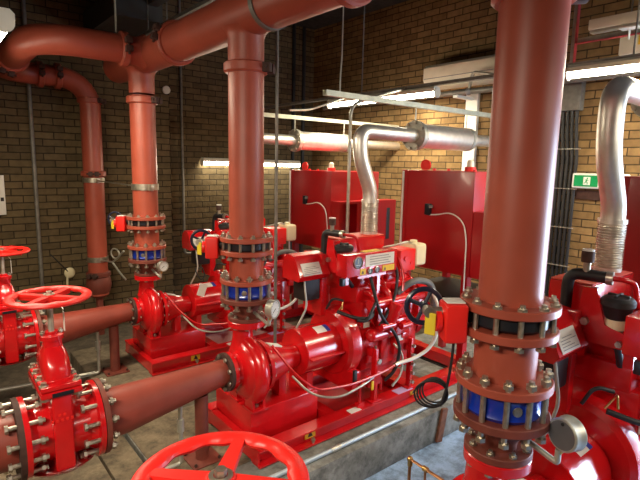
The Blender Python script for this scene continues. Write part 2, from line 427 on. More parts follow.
bolt_circle(t, (RX, 0, 1.629), (0, 0, 1), .150, 12, .156, .0095, .5)
# spool between the valves
t = P('spool_pipe', 'short flanged spool pipe between black and blue valves on the riser of the {}', 'pipe', (RX, 0, 1.39), 'spool pipes')
MB().lathe((RX, 0, 1.405), (0, 0, 1), [(0, RP), (.18, RP)], 40).build('pipe', 'oxide', t)
flange(t, 1.573, .029); flange(t, 1.387, .029)
# check valve
t = P('check_valve', 'blue wafer check valve clamped between brown flanges below the spool of the {}', 'valve', (RX, 0, 1.29), 'blue check valves')
MB().lathe((RX, 0, 1.295), (0, 0, 1), [(0, .06), (0, .130), (.014, .141), (.03, .133), (.062, .133), (.078, .141), (.091, .130), (.091, .06)], 40).build('body', 'blue', t)
MB().lathe(V((RX, 0, 1.34)) + V((-.60, -.80, 0))*.124, (-.6, -.8, 0), [(0, .02), (.012, .016), (.014, 0)], 14).build('plug', 'zinc', t)
bolt_circle(t, (RX, 0, 1.341), (0, 0, 1), .150, 12, .218, .0105, .2)
# reducer down to the pump
t = P('discharge_reducer', 'dark oxide red conical reducer with flanges on top of the {}', 'reducer', (RX, 0, 1.135), 'discharge reducers')
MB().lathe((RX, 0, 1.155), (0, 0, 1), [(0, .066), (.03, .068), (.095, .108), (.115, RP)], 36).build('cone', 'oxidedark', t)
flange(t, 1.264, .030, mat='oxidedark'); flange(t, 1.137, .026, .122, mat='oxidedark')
bolt_circle(t, (RX, 0, 1.136), (0, 0, 1), .101, 8, .090, .0085, .35)
# pressure gauge
GS = 1.
def make_gauge(n, Y, dz, label):
    n = V(n).normalized()
    t = thing('pressure_gauge', label, 'gauge', (RX, Y-.1, 1.12+dz), 'pressure gauges')
    o = V((0, Y, dz)); gcen = V((1.665, -.215, 1.245)) + o; elb = V((1.655, -.20, 1.135)) + o
    MB().tube([V((RX+.01, -.055, 1.20)) + o, elb + V((-.004, .015, .006)), elb, elb + V((0, 0, .05))], .0105, .02, 12).build('siphon_pipe', 'galv', t)
    MB().cyl(elb + V((0, 0, .035)), gcen - V((0, 0, .045*GS)), .010, n=10).build('stem_fitting', 'brass', t)
    MB().lathe(gcen - n*.022, n, [(0, 0), (0, .054*GS), (.004, .058*GS), (.036, .058*GS), (.044, .061*GS), (.050, .061*GS), (.050, .053*GS), (.043, .052*GS)], 32).build('case', 'galv', t)
    MB().lathe(gcen - n*.0225, n, [(0, 0), (0, .050*GS), (.002, .050*GS)], 32).build('back_plate', 'gaugegrey', t, 'grey back plate')
    MB().cyl(gcen - n*.024 + V((0, 0, .040)), gcen - n*.021 + V((0, 0, .040)), .006, n=10).build('relief_plug', 'black', t)
    d = MB().cyl(gcen + n*.018, gcen + n*.0225, .0525*GS, n=32).build('dial', 'dial', t)
    _, u, w = basis(n)
    m = MB()
    for k in range(11):
        q = -2.2 + 4.4*k/10; e = V((0, 0, 1))*math.cos(q) + u*math.sin(q)
        m.cyl(gcen + n*.0228 + e*.038*GS, gcen + n*.0228 + e*.047*GS, .0012, n=5)
    m.build('scale', 'grey', d)
    MB().tube([gcen + n*.0245 - (u*.7 + w*.3)*.010, gcen + n*.0245 + (u*.7 + w*.5)*.036*GS], .0016, n=6).build('needle', 'black', d)
    return t
make_gauge((.97, -.22, -.05), PY[0], .002, 'large pressure gauge seen from its grey back beside the nearest pump')
make_gauge((.45, -.89, 0), PY[1], 0, 'white faced pressure gauge seen nearly edge on at the middle pump outlet')
GS = .78
make_gauge((.15, -.98, 0), PY[2], -.04, 'small white faced pressure gauge in front of the farthest blue check valve')

# suction side: gate valve, eccentric reducer, stand
VX = .468; ZV = .755; ZS = .785
t = P('suction_pipe', 'oxide red tapering suction pipe leading from gate valve into the {}', 'pipe', (1.05, 0, .62), 'suction pipes')
b = MB(); n = 36; rings = []
for f in (0, .16, .2, .6, .88, 1.):
    k = max(0, min(1, (f-.12)/.8)); r = .137 + (.084-.137)*k; zc = .889 - r; x = .69 + (1.445-.69)*f
    rings.append([b.bm.verts.new((x, r*math.cos(2*PI*i/n), zc + r*math.sin(2*PI*i/n))) for i in range(n)])
for A, B_ in zip(rings, rings[1:]):
    for i in range(n): b._face((A[i], A[(i+1) % n], B_[(i+1) % n], B_[i]))
b.build('cone', 'oxideshade', t)
MB().lathe((1.437, 0, ZS+.02), (1, 0, 0), [(0, .07), (0, .125), (.024, .125), (.024, .07)], 40).build('flange', 'rust', t, 'rusty brown flange at the pump')
MB().lathe((.662, 0, ZV), (1, 0, 0), [(0, .1), (0, .203), (.026, .203), (.026, .1)], 44).build('flange', 'oxidedark', t, 'brown flange at the gate valve')
bolt_circle(t, (1.462, 0, ZS+.02), (1, 0, 0), .105, 8, .075, .0085, .5)
t = P('inlet_pipe', 'orange red inlet pipe entering the left flange of the gate valve of the {}', 'pipe', (-.4, 0, .62), 'inlet pipes')
MB().lathe((-1.6, 0, ZV), (1, 0, 0), [(0, .137), (1.885, .137)], 36).build('pipe', 'oxideshade', t)
MB().lathe((.274, 0, ZV), (1, 0, 0), [(0, .1), (0, .203), (.026, .203), (.026, .1)], 44).build('flange', 'rust', t, 'rusty dark flange')

t = P('gate_valve', 'red gate valve with large handwheel on the suction line of the {}', 'valve', (VX, 0, .55), 'red gate valves')
b = MB()
b.lathe((.300, 0, ZV), (1, 0, 0), [(0, .1), (0, .203), (.024, .203), (.028, .165), (.06, .145), (.12, .15), (.18, .16), (.24, .15), (.30, .145), (.330, .165), (.334, .203), (.358, .203), (.358, .1)], 44)
b.box((VX-.046, -.172, .60), (VX+.046, .172, 1.01), .018, 3)
b.lathe((VX, 0, .605), (0, 0, -1), [(0, .19), (.02, .17), (.035, .10), (.04, 0)], 28)
b.build('body', 'red', t)
b = MB(); b.box((VX-.094, -.18, 1.00), (VX+.094, .18, 1.030), .012); b.box((VX-.092, -.176, 1.034), (VX+.092, .176, 1.060), .010)
b.build('bonnet_flange', 'red', t)
b = MB(); b.prism([(VX-.06, -.14, 1.06), (VX+.06, -.14, 1.06), (VX+.06, .14, 1.06), (VX-.06, .14, 1.06)], (0, 0, .01))
rings = []
for z, sx, sy in ((1.058, .066, .135), (1.11, .068, .130), (1.155, .064, .105), (1.19, .054, .070), (1.21, .044, .045), (1.255, .044, .044)):
    rings.append([b.bm.verts.new((VX + sx*math.copysign(abs(math.cos(q))**.6, math.cos(q)), sy*math.copysign(abs(math.sin(q))**.6, math.sin(q)), z)) for q in [2*PI*i/24 for i in range(24)]])
for A, B_ in zip(rings, rings[1:]):
    for i in range(24): b._face((A[i], A[(i+1) % 24], B_[(i+1) % 24], B_[i]))
b._face(rings[-1]); b.build('bonnet', 'red', t)
b = MB(); b.lathe((VX, 0, 1.245), (0, 0, 1), [(0, 0), (0, .056), (.022, .056), (.026, .03), (.04, .03), (.04, 0)], 24); b.build('gland', 'red', t)
for s in (-1, 1):
    for k in (-.145, -.05, .05, .145): bolt(t, (VX + s*.073, k, 1.034), (0, 0, 1), .088, .0125)
for s in (-1, 1): bolt(t, (VX + s*.042, 0, 1.265), (0, 0, 1), .05, .007)
MB().cyl((VX, 0, 1.26), (VX, 0, 1.475), .014, n=14).build('stem', 'galv', t)
b = MB(); b.box((VX-.045, -.184, 1.005), (VX+.05, -.179, 1.025), .002); b.build('name_plate', 'blackgloss', t)
b = MB()                                                        # raised casting marks on the body
for r_, (z, k) in enumerate(((.895, 2), (.868, 5))):
    for i in range(k): b.box((VX - k*.011 + i*.022, -.1745, z), (VX - k*.011 + i*.022 + .012, -.170, z+.016), .003)
b.build('casting_mark', 'redbright', t)
w = MB(); zc = 1.462
w.torus((VX, 0, zc), (0, 0, 1), .174, .023, 72, 12, .62, .16)
for k in range(4):
    q = PI/4 + PI/2*k; d = V((math.cos(q), math.sin(q), 0)); e = V((-d.y, d.x, 0))
    p0 = V((VX, 0, zc)) + d*.03; p1 = V((VX, 0, zc)) + d*.166
    w.prism([p0 + e*.020 + V((0, 0, .008)), p0 - e*.020 + V((0, 0, .008)), p1 - e*.014 + V((0, 0, .008)), p1 + e*.014 + V((0, 0, .008))], (0, 0, -.016))
    w.prism([p0 + e*.005, p0 - e*.005, p1 - e*.005, p1 + e*.005], (0, 0, -.024))
w.lathe((VX, 0, zc-.03), (0, 0, 1), [(0, 0), (0, .036), (.04, .034), (.043, .03), (.043, 0)], 24)
w = w.build('handwheel', 'redbright', t)
b = MB(); b.lathe((VX, 0, zc+.012), (0, 0, 1), [(0, 0), (0, .027), (.004, .027), (.004, .016)], 24); b.cyl((VX, 0, zc+.014), (VX, 0, zc+.030), .014, n=6); b.build('hub_nut', 'zinc', w)
for x, s in ((.300, -1), (.658, 1)):
    bolt_circle(t, (x + s*-.012, 0, ZV), (1, 0, 0), .178, 12, .165, .0115, .5)
b = MB(); b.box((VX+.050, -.06, 1.29), (VX+.052, -.035, 1.39)); tg = b.build('hang_tag', 'white', t)
b = MB(); b.tube([(VX+.053, -.047, 1.40), (VX+.03, -.02, 1.435), (VX+.015, 0, 1.44)], .002, n=6); b.build('tag_wire', 'zinc', tg)

t = P('pipe_stand', 'oxide red post with square foot plate under the suction pipe of the {}', 'stand', (1.28, 0, .264), 'pipe stands')
MB().cyl((1.28, 0, .27), (1.28, 0, .70), .042, n=20).build('post', 'oxidedark', t)
MB().box((1.18, -.10, .264), (1.38, .10, .274), .003).build('foot_plate', 'oxidedark', t)
for s in (-1, 1):
    for k in (-1, 1): bolt(t, (1.28 + s*.08, k*.08, .280), (0, 0, 1), .03, .006, 'rust', 'anchor_bolt')
t = P('drain_pipe', 'thin galvanised drain pipe with valve dropping beside the stand of the {}', 'pipe', (1.14, 0, .264), 'drain pipes')
MB().tube([(1.14, 0, .665), (1.14, 0, .285), (.98, -.0, .285)], .013, .03).build('pipe', 'galv', t)
b = MB(); b.cyl((1.14, 0, .50), (1.14, 0, .58), .022, n=10); b.build('valve_body', 'galv', t)

# base frame
F0, F1, FZ = 1.505, 3.86, .385
t = P('pump_base_frame', 'red steel base frame carrying the {}', 'frame', (2.6, 0, .262), 'pump base frames')
for y, s in ((-.33, 1), (.43, -1)):
    b = MB()
    b.box((F0, y, FZ-.012), (F1, y + s*.105, FZ)); b.box((F0, y, .270), (F1, y + s*.09, .282)); b.box((F0, y + s*.058, .28), (F1, y + s*.066, FZ-.01))
    for x in (F0, F1-.012): b.box((x, y + s*.02, .275), (x+.012, y + s*.10, FZ-.005))
    b.build('side_rail', 'red', t)
for x0, x1 in ((F0, F0+.05), (2.14, 2.22), (2.95, 3.05), (F1-.1, F1)):
    MB().box((x0, -.235, FZ-.10), (x1, .335, FZ-.006)).build('cross_member', 'red', t)
MB().box((1.56, -.135, FZ-.10), (2.12, .35, .545), .008).build('pump_pedestal', 'red', t)
for x in (1.90, 2.98):
    s_ = MB().box((x, -.2755, .298), (x+.09, -.2715, .362)).build('warning_sticker', 'yellow', t, 'yellow sticker with a black mark')
    b = MB(); b.prism([(x+.022, -.276, .308), (x+.068, -.276, .308), (x+.045, -.276, .350)], (0, -.001, 0)); b.build('mark', 'black', s_)
    bolt(t, (x+.04, -.315, .290), (0, 0, 1), .06, .009)
MB().box((2.24, -.225, .300), (3.30, .325, .306)).build('deck_plate', 'redflat', t)
MB().box((1.52, -.225, .2640), (2.14, .325, .268)).build('shade_sheet', 'black', t)  # black sheet painting the shade inside the frame opening
MB().box((2.78, -.325, FZ+.001), (2.95, -.25, FZ+.004)).build('lilac_label', 'purple', t)
MB().box((2.28, -.325, FZ+.001), (2.38, -.27, FZ+.004)).build('white_label', 'white', t)
for x in (1.53, 3.74): MB().box((x, -.30, .2605), (x+.10, .40, .271)).build('foot_pad', 'black', t)

# pump
t = P('centrifugal_pump', 'glossy red end suction pump with round volute casing, the {}', 'pump', (RX, 0, .55), 'centrifugal pumps')
vx = 1.62
b = MB()
b.lathe((vx-.095, 0, ZS), (1, 0, 0), [(0, .08), (.0, .12), (.022, .17), (.05, .198), (.09, .205), (.13, .20), (.16, .18), (.175, .10)], 44)
b.sweep([V((vx-.005, .182*math.cos(q), ZS + .182*math.sin(q))) for q in [-PI/2 + 2*PI*k/40*.9 for k in range(41)]], lambda f_: .034 + .022*f_, 16)   # the scroll growing towards the outlet
b.lathe((RX, .05, .93), (0, 0, 1), [(0, .085), (.06, .07), (.12, .066), (.17, .07)], 28)
b.build('volute', 'red', t, sharp=.9)
MB().lathe((RX, 0, 1.094), (0, 0, 1), [(0, .06), (0, .118), (.004, .122), (.038, .122), (.042, .118), (.042, .06)], 36).build('discharge_flange', 'red', t)
MB().lathe((1.462, 0, ZS+.02), (1, 0, 0), [(0, .07), (0, .125), (.026, .125), (.028, .10), (.09, .115)], 36).build('suction_flange', 'red', t)
b = MB(); b.lathe((1.700, 0, ZS), (1, 0, 0), [(0, .1), (0, .175), (.028, .175), (.028, .1)], 36); b.build('cover_ring', 'red', t)
bolt_circle(t, (1.715, 0, ZS), (1, 0, 0), .158, 12, .055, .007, .3, 'zinc', 'cover_bolt')
b = MB(); b.lathe((1.728, 0, ZS), (1, 0, 0), [(0, .150), (.03, .145), (.21, .088), (.27, .08), (.275, .05), (.30, .05)], 32); 
for k in range(4):
    q = PI/4 + PI/2*k; d = V((0, math.cos(q), math.sin(q))); b.prism([V((1.73, 0, ZS)) + d*.06 + d.cross(V((1, 0, 0)))*.006, V((1.73, 0, ZS)) + d*.15 + d.cross(V((1, 0, 0)))*.006, V((1.91, 0, ZS)) + d*.085 + d.cross(V((1, 0, 0)))*.006], d.cross(V((1, 0, 0)))*-.012)
b.build('bearing_bracket', 'red', t)
MB().box((1.77, -.045, ZS+.120), (1.87, .02, ZS+.130), .003, 1, Matrix.Rotation(.29, 3, 'Y')).build('name_plate', 'white', t)
for x0, x1 in ((1.555, 1.675),):
    for s in (-1, 1):
        b = MB(); b.prism([(x0+.01, s*.05, .545), (x0+.01, s*.155, .545), (x0+.01, s*.135, .68), (x0+.01, s*.06, .68)], (.018, 0, 0)); b.prism([(x1-.03, s*.05, .545), (x1-.03, s*.155, .545), (x1-.03, s*.135, .68), (x1-.03, s*.06, .68)], (.018, 0, 0))
        b.box((x0, s*.10-.065, .545), (x1, s*.10+.065, .562), .004); b.build('foot', 'red', t)
        bolt(t, (x0+.06, s*.115, .565), (0, 0, 1), .045, .009)
b = MB(); b.box((1.84, -.05, .545), (1.90, .05, .73), .004); b.build('bracket_foot', 'red', t)
b = MB(); b.tube([(1.70, -.165, .98), (1.80, -.28, .80), (1.95, -.33, .66), (2.25, -.34, .62), (2.55, -.345, .63), (2.72, -.345, .66)], .009, .08); b.build('sensing_line', 'red', t)
MB().tube([(1.90, -.12, .70), (1.98, -.24, .58), (2.15, -.33, .545), (2.38, -.34, .585), (2.50, -.315, .60)], .008, .09).build('pale_tube', 'galv', t)

# coupling guard is lifted off by itself
t = P('coupling_guard', 'red cylindrical coupling guard between volute and engine of the {}', 'guard', (2.12, 0, .545), 'coupling guards')
b = MB(); b.lathe((2.005, 0, .81), (1, 0, 0), [(0, .05), (0, .162), (.004, .166), (.31, .166), (.31, .05)], 44)
b.box((2.01, -.21, .802), (2.31, .21, .814)); b.build('shell', 'red', t)
b = MB(); b.box((2.04, -.11, .53), (2.09, .11, .68)); b.build('support', 'red', t)
q = [(.0, 1.0)]
def wrap_label(name, mat, x0, x1, a0, a1, r=.1672, lab=None):
    b = MB(); A = []; Bv = []
    for i in range(7):
        a = a0 + (a1-a0)*i/6; A.append(b.bm.verts.new((x0, -math.sin(a)*r, .81 + math.cos(a)*r))); Bv.append(b.bm.verts.new((x1, -math.sin(a)*r, .81 + math.cos(a)*r)))
    for i in range(6): b._face((A[i], A[i+1], Bv[i+1], Bv[i]))
    return b.build(name, mat, t, lab)
wrap_label('white_label', 'white', 2.14, 2.23, .15, .6); wrap_label('blue_label', 'bluelabel', 2.23, 2.265, .15, .6)

# diesel engine
t = P('diesel_engine', 'glossy red diesel engine with instrument panel, hoses and header tank driving the {}', 'engine', (2.75, 0, .385), 'diesel engines')
b = MB(); b.lathe((2.32, 0, .82), (1, 0, 0), [(0, .1), (0, .235), (.02, .262), (.08, .270), (.10, .270), (.12, .235), (.22, .22), (.22, 0)], 44)
b.box((2.33, -.27, .50), (2.42, .27, .66), .02); b.build('flywheel_housing', 'red', t)
bolt_circle(t, (2.405, 0, .82), (1, 0, 0), .255, 14, .045, .007, .2, 'red', 'housing_bolt')
b = MB(); b.box((2.48, -.19, .60), (3.12, .19, 1.14), .02, 2)
for i in range(4):
    x = 2.53 + i*.15; b.box((x, -.215, .66), (x+.10, -.17, .92), .012); b.box((x+.03, -.205, .95), (x+.09, -.17, 1.10), .01)
b.box((2.50, -.16, .50), (3.10, .16, .62), .03, 2); b.build('block', 'red', t)
b = MB(); b.box((2.46, -.15, 1.13), (3.10, .17, 1.25), .012)
for i in range(4): b.box((2.50+i*.15, -.13, 1.24), (2.62+i*.15, .13, 1.33), .018)
b.build('cylinder_head', 'red', t)
b = MB()
for i in range(4):
    x = 2.56 + i*.15; b.tube([(x, -.14, 1.20), (x, -.22, 1.21), (x+.01, -.245, 1.14)], .030, .05)
b.tube([(2.50, -.25, 1.13), (3.08, -.25, 1.13)], .042); b.build('intake_manifold', 'red', t)
b = MB()
for i in range(4): b.tube([(2.55+i*.15, -.12, 1.30), (2.57+i*.15, -.20, 1.27), (2.52+i*.14, -.24, 1.02), (2.6+i*.06, -.235, .93)], .006, .04, 8)
b.build('injector_pipe', 'red', t)
b = MB(); b.cyl((2.52, -.26, .90), (2.72, -.26, .90), .050, n=24); b.ball((2.52, -.26, .90), .050, (.9, 1, 1)); b.cyl((2.56, -.315, .97), (2.70, -.315, .97), .026, n=16); b.build('starter_motor', 'red', t)
b = MB(); b.cyl((2.66, -.27, .94), (2.72, -.32, 1.13), .052, n=24); b.cyl((2.655, -.265, .925), (2.661, -.271, .945), .04, n=20); b.build('oil_filter', 'red', t)
b = MB(); b.box((2.78, -.27, .76), (2.94, -.18, .98), .015); b.cyl((2.80, -.30, .93), (2.90, -.30, .93), .028, n=14); b.box((2.84, -.285, .82), (2.92, -.26, .86), .004); b.build('injection_pump', 'red', t)
MB().box((2.80, -.274, .80), (2.86, -.271, .845)).build('white_tag', 'white', t)
b = MB(); b.cyl((3.08, -.10, 1.00), (3.26, -.10, 1.00), .085, n=28); b.cyl((3.10, -.17, 1.14), (3.24, -.17, 1.14), .06, n=24); b.box((3.06, -.25, .86), (3.17, -.02, 1.16), .02); b.cyl((3.14, -.27, 1.02), (3.14, -.20, 1.02), .045, n=20)
for k in range(6): b.cyl((3.17, -.10 + .065*math.cos(k*PI/3), 1.0 + .065*math.sin(k*PI/3)), (3.275, -.10 + .065*math.cos(k*PI/3), 1.0 + .065*math.sin(k*PI/3)), .010, n=6)
b.build('water_pump', 'red', t)
b = MB(); b.cyl((3.20, -.02, .82), (3.26, -.02, .82), .12, n=30); b.cyl((3.20, .12, 1.08), (3.26, .12, 1.08), .06, n=24); b.cyl((3.12, -.02, .82), (3.21, -.02, .82), .03, n=14); b.build('pulley', 'redflat', t)
for x in (2.50, 2.90):
    b = MB(); b.box((x, -.315, .388), (x+.10, -.24, .40), .003); b.box((x+.035, -.30, .39), (x+.065, -.255, .80), .004); b.box((x+.02, -.275, .74), (x+.08, -.17, .80), .006)
    b.build('engine_mount', 'red', t)
    b = MB(); b.box((x, .24, .388), (x+.10, .315, .40), .003); b.box((x+.035, .255, .39), (x+.065, .30, .80), .004); b.box((x+.02, .17, .74), (x+.08, .275, .80), .006)
    b.build('engine_mount', 'red', t)
for k in range(5): bolt(t, (2.95, -.305, .44 + k*.075), (0, 1, 0), .03, .008)
# upper works: heat exchanger box, bracket, hexagonal cover, panel
b = MB(); b.box((2.43, .04, 1.32), (2.94, .25, 1.585), .012); b.build('heat_exchanger', 'red', t)
MB().box((2.435, .045, 1.585), (2.935, .245, 1.592), .003).build('lit_top_sheet', 'littop', t)  # thin sheet carrying the painted orange light on the box top
for x in (2.46, 2.80): MB().box((x, .06, 1.20), (x+.08, .24, 1.33)).build('exchanger_foot', 'red', t)
b = MB(); b.prism([(2.33, .20, 1.36), (2.33, -.17, 1.36), (2.33, -.17, 1.42), (2.33, -.06, 1.45), (2.33, -.015, 1.60), (2.33, .045, 1.60), (2.33, .06, 1.44), (2.33, .20, 1.44)], (.014, 0, 0)); b.box((2.335, .015, 1.40), (2.44, .045, 1.585)); b.build('mounting_plate', 'red', t)
bolt(t, (2.328, .02, 1.45), (1, 0, 0), .03, .010); bolt(t, (2.328, -.13, 1.385), (1, 0, 0), .03, .008)
prof = [(.02, 1.315), (-.005, 1.35), (.05, 1.455), (.085, 1.492), (.15, 1.502), (.20, 1.465), (.22, 1.40), (.21, 1.315)]
b = MB(); b.prism([(2.045, y, z) for y, z in prof], (.275, 0, 0)); b.build('air_cleaner_cover', 'red', t)
def on_slope(name, mat, x0, x1, f0, f1, off=.002, lab=None, parent=None):
    A = V((0, -.005, 1.35)); B_ = V((0, .05, 1.455)); nrm = V((0, -(B_-A).z, (B_-A).y)).normalized()
    p, q = A.lerp(B_, f0) + nrm*off, A.lerp(B_, f1) + nrm*off
    b = MB(); b.prism([(x0, p.y, p.z), (x1, p.y, p.z), (x1, q.y, q.z), (x0, q.y, q.z)], nrm*.002); return b.build(name, mat, parent or t, lab)
pl = on_slope('instruction_plate', 'white', 2.075, 2.245, .05, .85)
for k in range(5): on_slope('text_line', 'grey', 2.09 + (.02 if k == 4 else 0), 2.23 - .03*(k % 3), .14 + k*.105, .165 + k*.105, .0045, None, pl)
b = MB(); b.box((2.275, .04, 1.02), (2.33, .26, 1.49), .006); b.build('cover_bracket', 'red', t)
b = MB(); b.box((2.13, .05, 1.15), (2.275, .20, 1.316), .015); b.build('solenoid_box', 'black', t)
b = MB(); b.tube([(2.12, .05, 1.32), (2.12, .01, 1.12), (2.05, .04, .97)], .008, .05); b.build('grey_cable', 'galv', t)
px0, px1, pf, pz0, pz1 = 2.235, 2.745, -.275, 1.375, 1.535
pn = MB().box((px0, pf, pz0), (px1, pf+.105, pz1), .006).build('instrument_panel', 'red', t)
b = MB(); b.box((px0+.18, pf-.003, 1.435), (px1-.035, pf-.0005, 1.520)); b.build('panel_plate', 'white', pn, 'white printed plate')
b = MB()
for k in range(4): b.box((px0+.22, pf-.0045, 1.447+k*.018), (px1-.075-.02*(k % 2), pf-.003, 1.452+k*.018))
b.build('plate_print', 'grey', pn)
for x, z, r in ((px0+.105, 1.475, .044), (px0+.225, 1.402, .024), (px0+.295, 1.404, .024)):
    g = MB().lathe((x, pf, z), (0, -1, 0), [(0, 0), (0, r), (.010, r), (.012, r*.86), (.006, r*.84)], 28).build('gauge', 'zinc', pn)
    MB().cyl((x, pf-.004, z), (x, pf-.007, z), r*.83, n=24).build('dial', 'blackgloss', pn)
    b = MB(); b.box((x-.002, pf-.009, z-r*.2), (x+.002, pf-.0072, z+r*.6)); b.box((x-r*.5, pf-.009, z-r*.45), (x+r*.4, pf-.0072, z-r*.36)); b.build('needle', 'signwhite', pn)
for x0, x1, z0, z1 in ((px0+.14-.01, px0+.205-.02, 1.383, 1.425), (px1-.155, px1-.03, 1.385, 1.427)):
    MB().box((x0, pf-.0035, z0), (x1, pf-.0008, z1)).build('yellow_sticker', 'yellow', pn)
    b = MB(); b.prism([(x0+.012, pf-.004, z0+.008), (x0+.036, pf-.004, z0+.008), (x0+.024, pf-.004, z0+.030)], (0, -.001, 0)); b.build('mark', 'black', pn)
MB().box((px0+.20, pf+.02, pz1+.001), (px0+.36, pf+.08, pz1+.003)).build('yellow_sticker', 'yellow', pn)
b = MB(); b.box((px0+.12, pf+.01, pz0-.022), (px1-.10, pf+.09, pz0)); b.box((2.30, -.20, 1.30), (2.33, -.16, 1.40)); b.box((2.62, -.20, 1.14), (2.65, -.17, 1.38)); b.build('panel_bracket', 'red', t)
MB().box((px0-.02, pf+.02, 1.315), (px0+.015, pf+.05, 1.37), .006).build('switch', 'blackgloss', pn)
b = MB(); b.tube([(2.52, -.215, 1.37), (2.525, -.27, 1.22), (2.56, -.31, 1.05), (2.70, -.34, .90), (2.76, -.34, .76), (2.72, -.33, .60), (2.66, -.28, .52)], .013, .09); b.build('wiring_loom', 'black', t)
b = MB(); b.tube([(2.52, -.29, 1.16), (2.42, -.31, 1.04), (2.36, -.27, 1.05)], .011, .06); b.tube([(2.75, -.20, 1.46), (2.80, -.24, 1.36), (2.76, -.27, 1.20), (2.66, -.30, 1.08), (2.56, -.30, .98)], .012, .08); b.build('wiring_branch', 'black', t)
b = MB(); b.tube([(2.78, -.25, .78), (2.80, -.33, .72), (2.78, -.345, .56), (2.68, -.34, .49)], .009, .06); b.build('silver_conduit', 'galv', t)
b = MB(); b.tube([(2.375, .135, 1.44), (2.375, .135, 1.642), (2.41, -.04, 1.64)], .026, .055, 14); b.build('breather_hose', 'black', t)
b = MB(); b.tube([(2.41, -.035, 1.64), (2.425, -.085, 1.64), (2.47, -.12, 1.625), (2.50, -.13, 1.50)], .012, .06); b.build('crank_tube', 'red', t)
MB().ring((2.406, -.02, 1.640), (.22, -1, 0), .028, .030, .02, 20).build('hose_clip', 'zinc', t)
b = MB(); b.cyl((2.385, .06, 1.64), (2.385, .06, 1.705), .016, n=14); b.build('cap_neck', 'zinc', t)
b = MB(); b.lathe((2.385, .06, 1.700), (0, 0, 1), [(0, 0), (0, .028), (.045, .028), (.05, .024), (.05, 0)], 20); b.build('cap_sensor', 'rust', t, 'dark red sensor cap')
MB().cyl((2.385, .06, 1.750), (2.385, .06, 1.757), .026, n=20).build('cap_top', 'white', t)
b = MB(); b.lathe((2.376, -.09, 1.475), (0, 0, 1), [(0, 0), (0, .040), (.012, .050), (.055, .062), (.062, .070), (.085, .070), (.097, .058), (.104, .02), (.104, 0)], 32); b.box((2.335, -.096, 1.572), (2.417, -.084, 1.586), .004); b.box((2.370, -.135, 1.572), (2.382, -.045, 1.586), .004); b.build('air_filter_cap', 'black', t, 'black filter cap')
MB().cyl((2.376, -.09, 1.435), (2.376, -.09, 1.477), .044, n=24).build('filter_bowl', 'cream', t)
b = MB(); b.cyl((2.376, -.09, 1.40), (2.376, -.09, 1.438), .03, n=16); b.tube([(2.376, -.09, 1.41), (2.39, -.11, 1.33), (2.46, -.10, 1.25)], .016, .05); b.build('filter_hose', 'black', t)
# header tank and its hoses at the far end
b = MB(); b.box((2.87, -.20, 1.325), (3.055, -.01, 1.50), .014); b.cyl((2.93, -.202, 1.43), (2.93, -.212, 1.43), .02, n=16); b.cyl((3.0, -.202, 1.39), (3.0, -.208, 1.39), .012, n=12); b.box((2.94, -.14, 1.10), (3.02, -.08, 1.335)); b.build('battery_charger_box', 'redbright', t)
b = MB(); b.box((3.058, -.20, 1.35), (3.195, -.02, 1.53), .03, 3); b.cyl((3.125, -.11, 1.525), (3.125, -.11, 1.55), .03, n=18); b.build('coolant_tank', 'cream', t)
b = MB(); b.tube([(3.10, -.12, 1.525), (3.0, -.15, 1.555), (2.90, -.13, 1.53), (2.86, -.02, 1.50)], .009, .05); b.build('coolant_tube', 'galv', t)
b = MB(); b.tube([(2.80, -.24, 1.18), (2.92, -.30, 1.28), (3.12, -.32, 1.24), (3.20, -.30, 1.05), (3.24, -.24, .90)], .026, .12, 12); b.build('coolant_hose', 'greyhose', t)
b = MB(); b.tube([(2.84, -.20, 1.45), (2.85, -.26, 1.32), (2.82, -.28, 1.2)], .010, .06); b.build('small_red_hose', 'red', t)
# fuel and drain cocks low on the front
b = MB(); b.tube([(2.40, -.28, .41), (2.40, -.28, .56), (2.62, -.28, .56), (2.62, -.28, .46)], .011, .03); b.box((2.37, -.30, .386), (2.43, -.26, .42)); b.box((2.46, -.31, .52), (2.53, -.26, .60), .01); b.box((2.55, -.30, .52), (2.60, -.26, .62), .01); b.build('drain_manifold', 'red', t)
MB().box((2.48, -.325, .505), (2.50, -.312, .575), .004).build('valve_lever', 'yellow', t, 'yellow lever')
b = MB(); b.cyl((2.57, -.31, .70), (2.57, -.28, .70), .02, n=12); b.cyl((2.55, -.28, .56), (2.55, -.28, .82), .010, n=10); b.build('brass_cock', 'zinc', t)
MB().box((2.30, -.32, .60), (2.33, -.30, .70), .004).build('black_handle', 'black', t)
b = MB(); b.tube([(2.30, -.12, 1.09), (2.36, -.25, 1.06), (2.48, -.30, 1.05), (2.55, -.24, 1.10)], .013, .06); b.tube([(2.28, -.02, 1.09), (2.30, -.06, 1.18), (2.36, -.12, 1.16)], .009, .05); b.build('cable', 'black', t)
MB().tube([(2.33, -.10, 1.085), (2.35, -.13, 1.14), (2.32, -.15, 1.17), (2.31, -.16, 1.11)], .005, .03, 8).build('lead_seal', 'brass', t)

# the pale conduit that leaves the skid
pl = MB().box((2.50, -.197, .945), (2.56, -.192, .985)).build('white_plate', 'white', t)
t = P('flexible_conduit', 'pale flexible conduit looping up from the base frame of the {}', 'conduit', (2.9, -.36, .66), 'flexible conduits')
b = MB(); b.tube([(2.725, -.345, .66), (2.90, -.37, .67), (3.02, -.42, .74), (3.06, -.46, .90), (3.06, -.46, 1.06), (3.10, -.34, 1.18)], .014, .12); b.build('conduit', 'white', t)
MB().tube([(2.695, -.345, .657), (2.735, -.345, .661)], .017).build('connector', 'zinc', t)

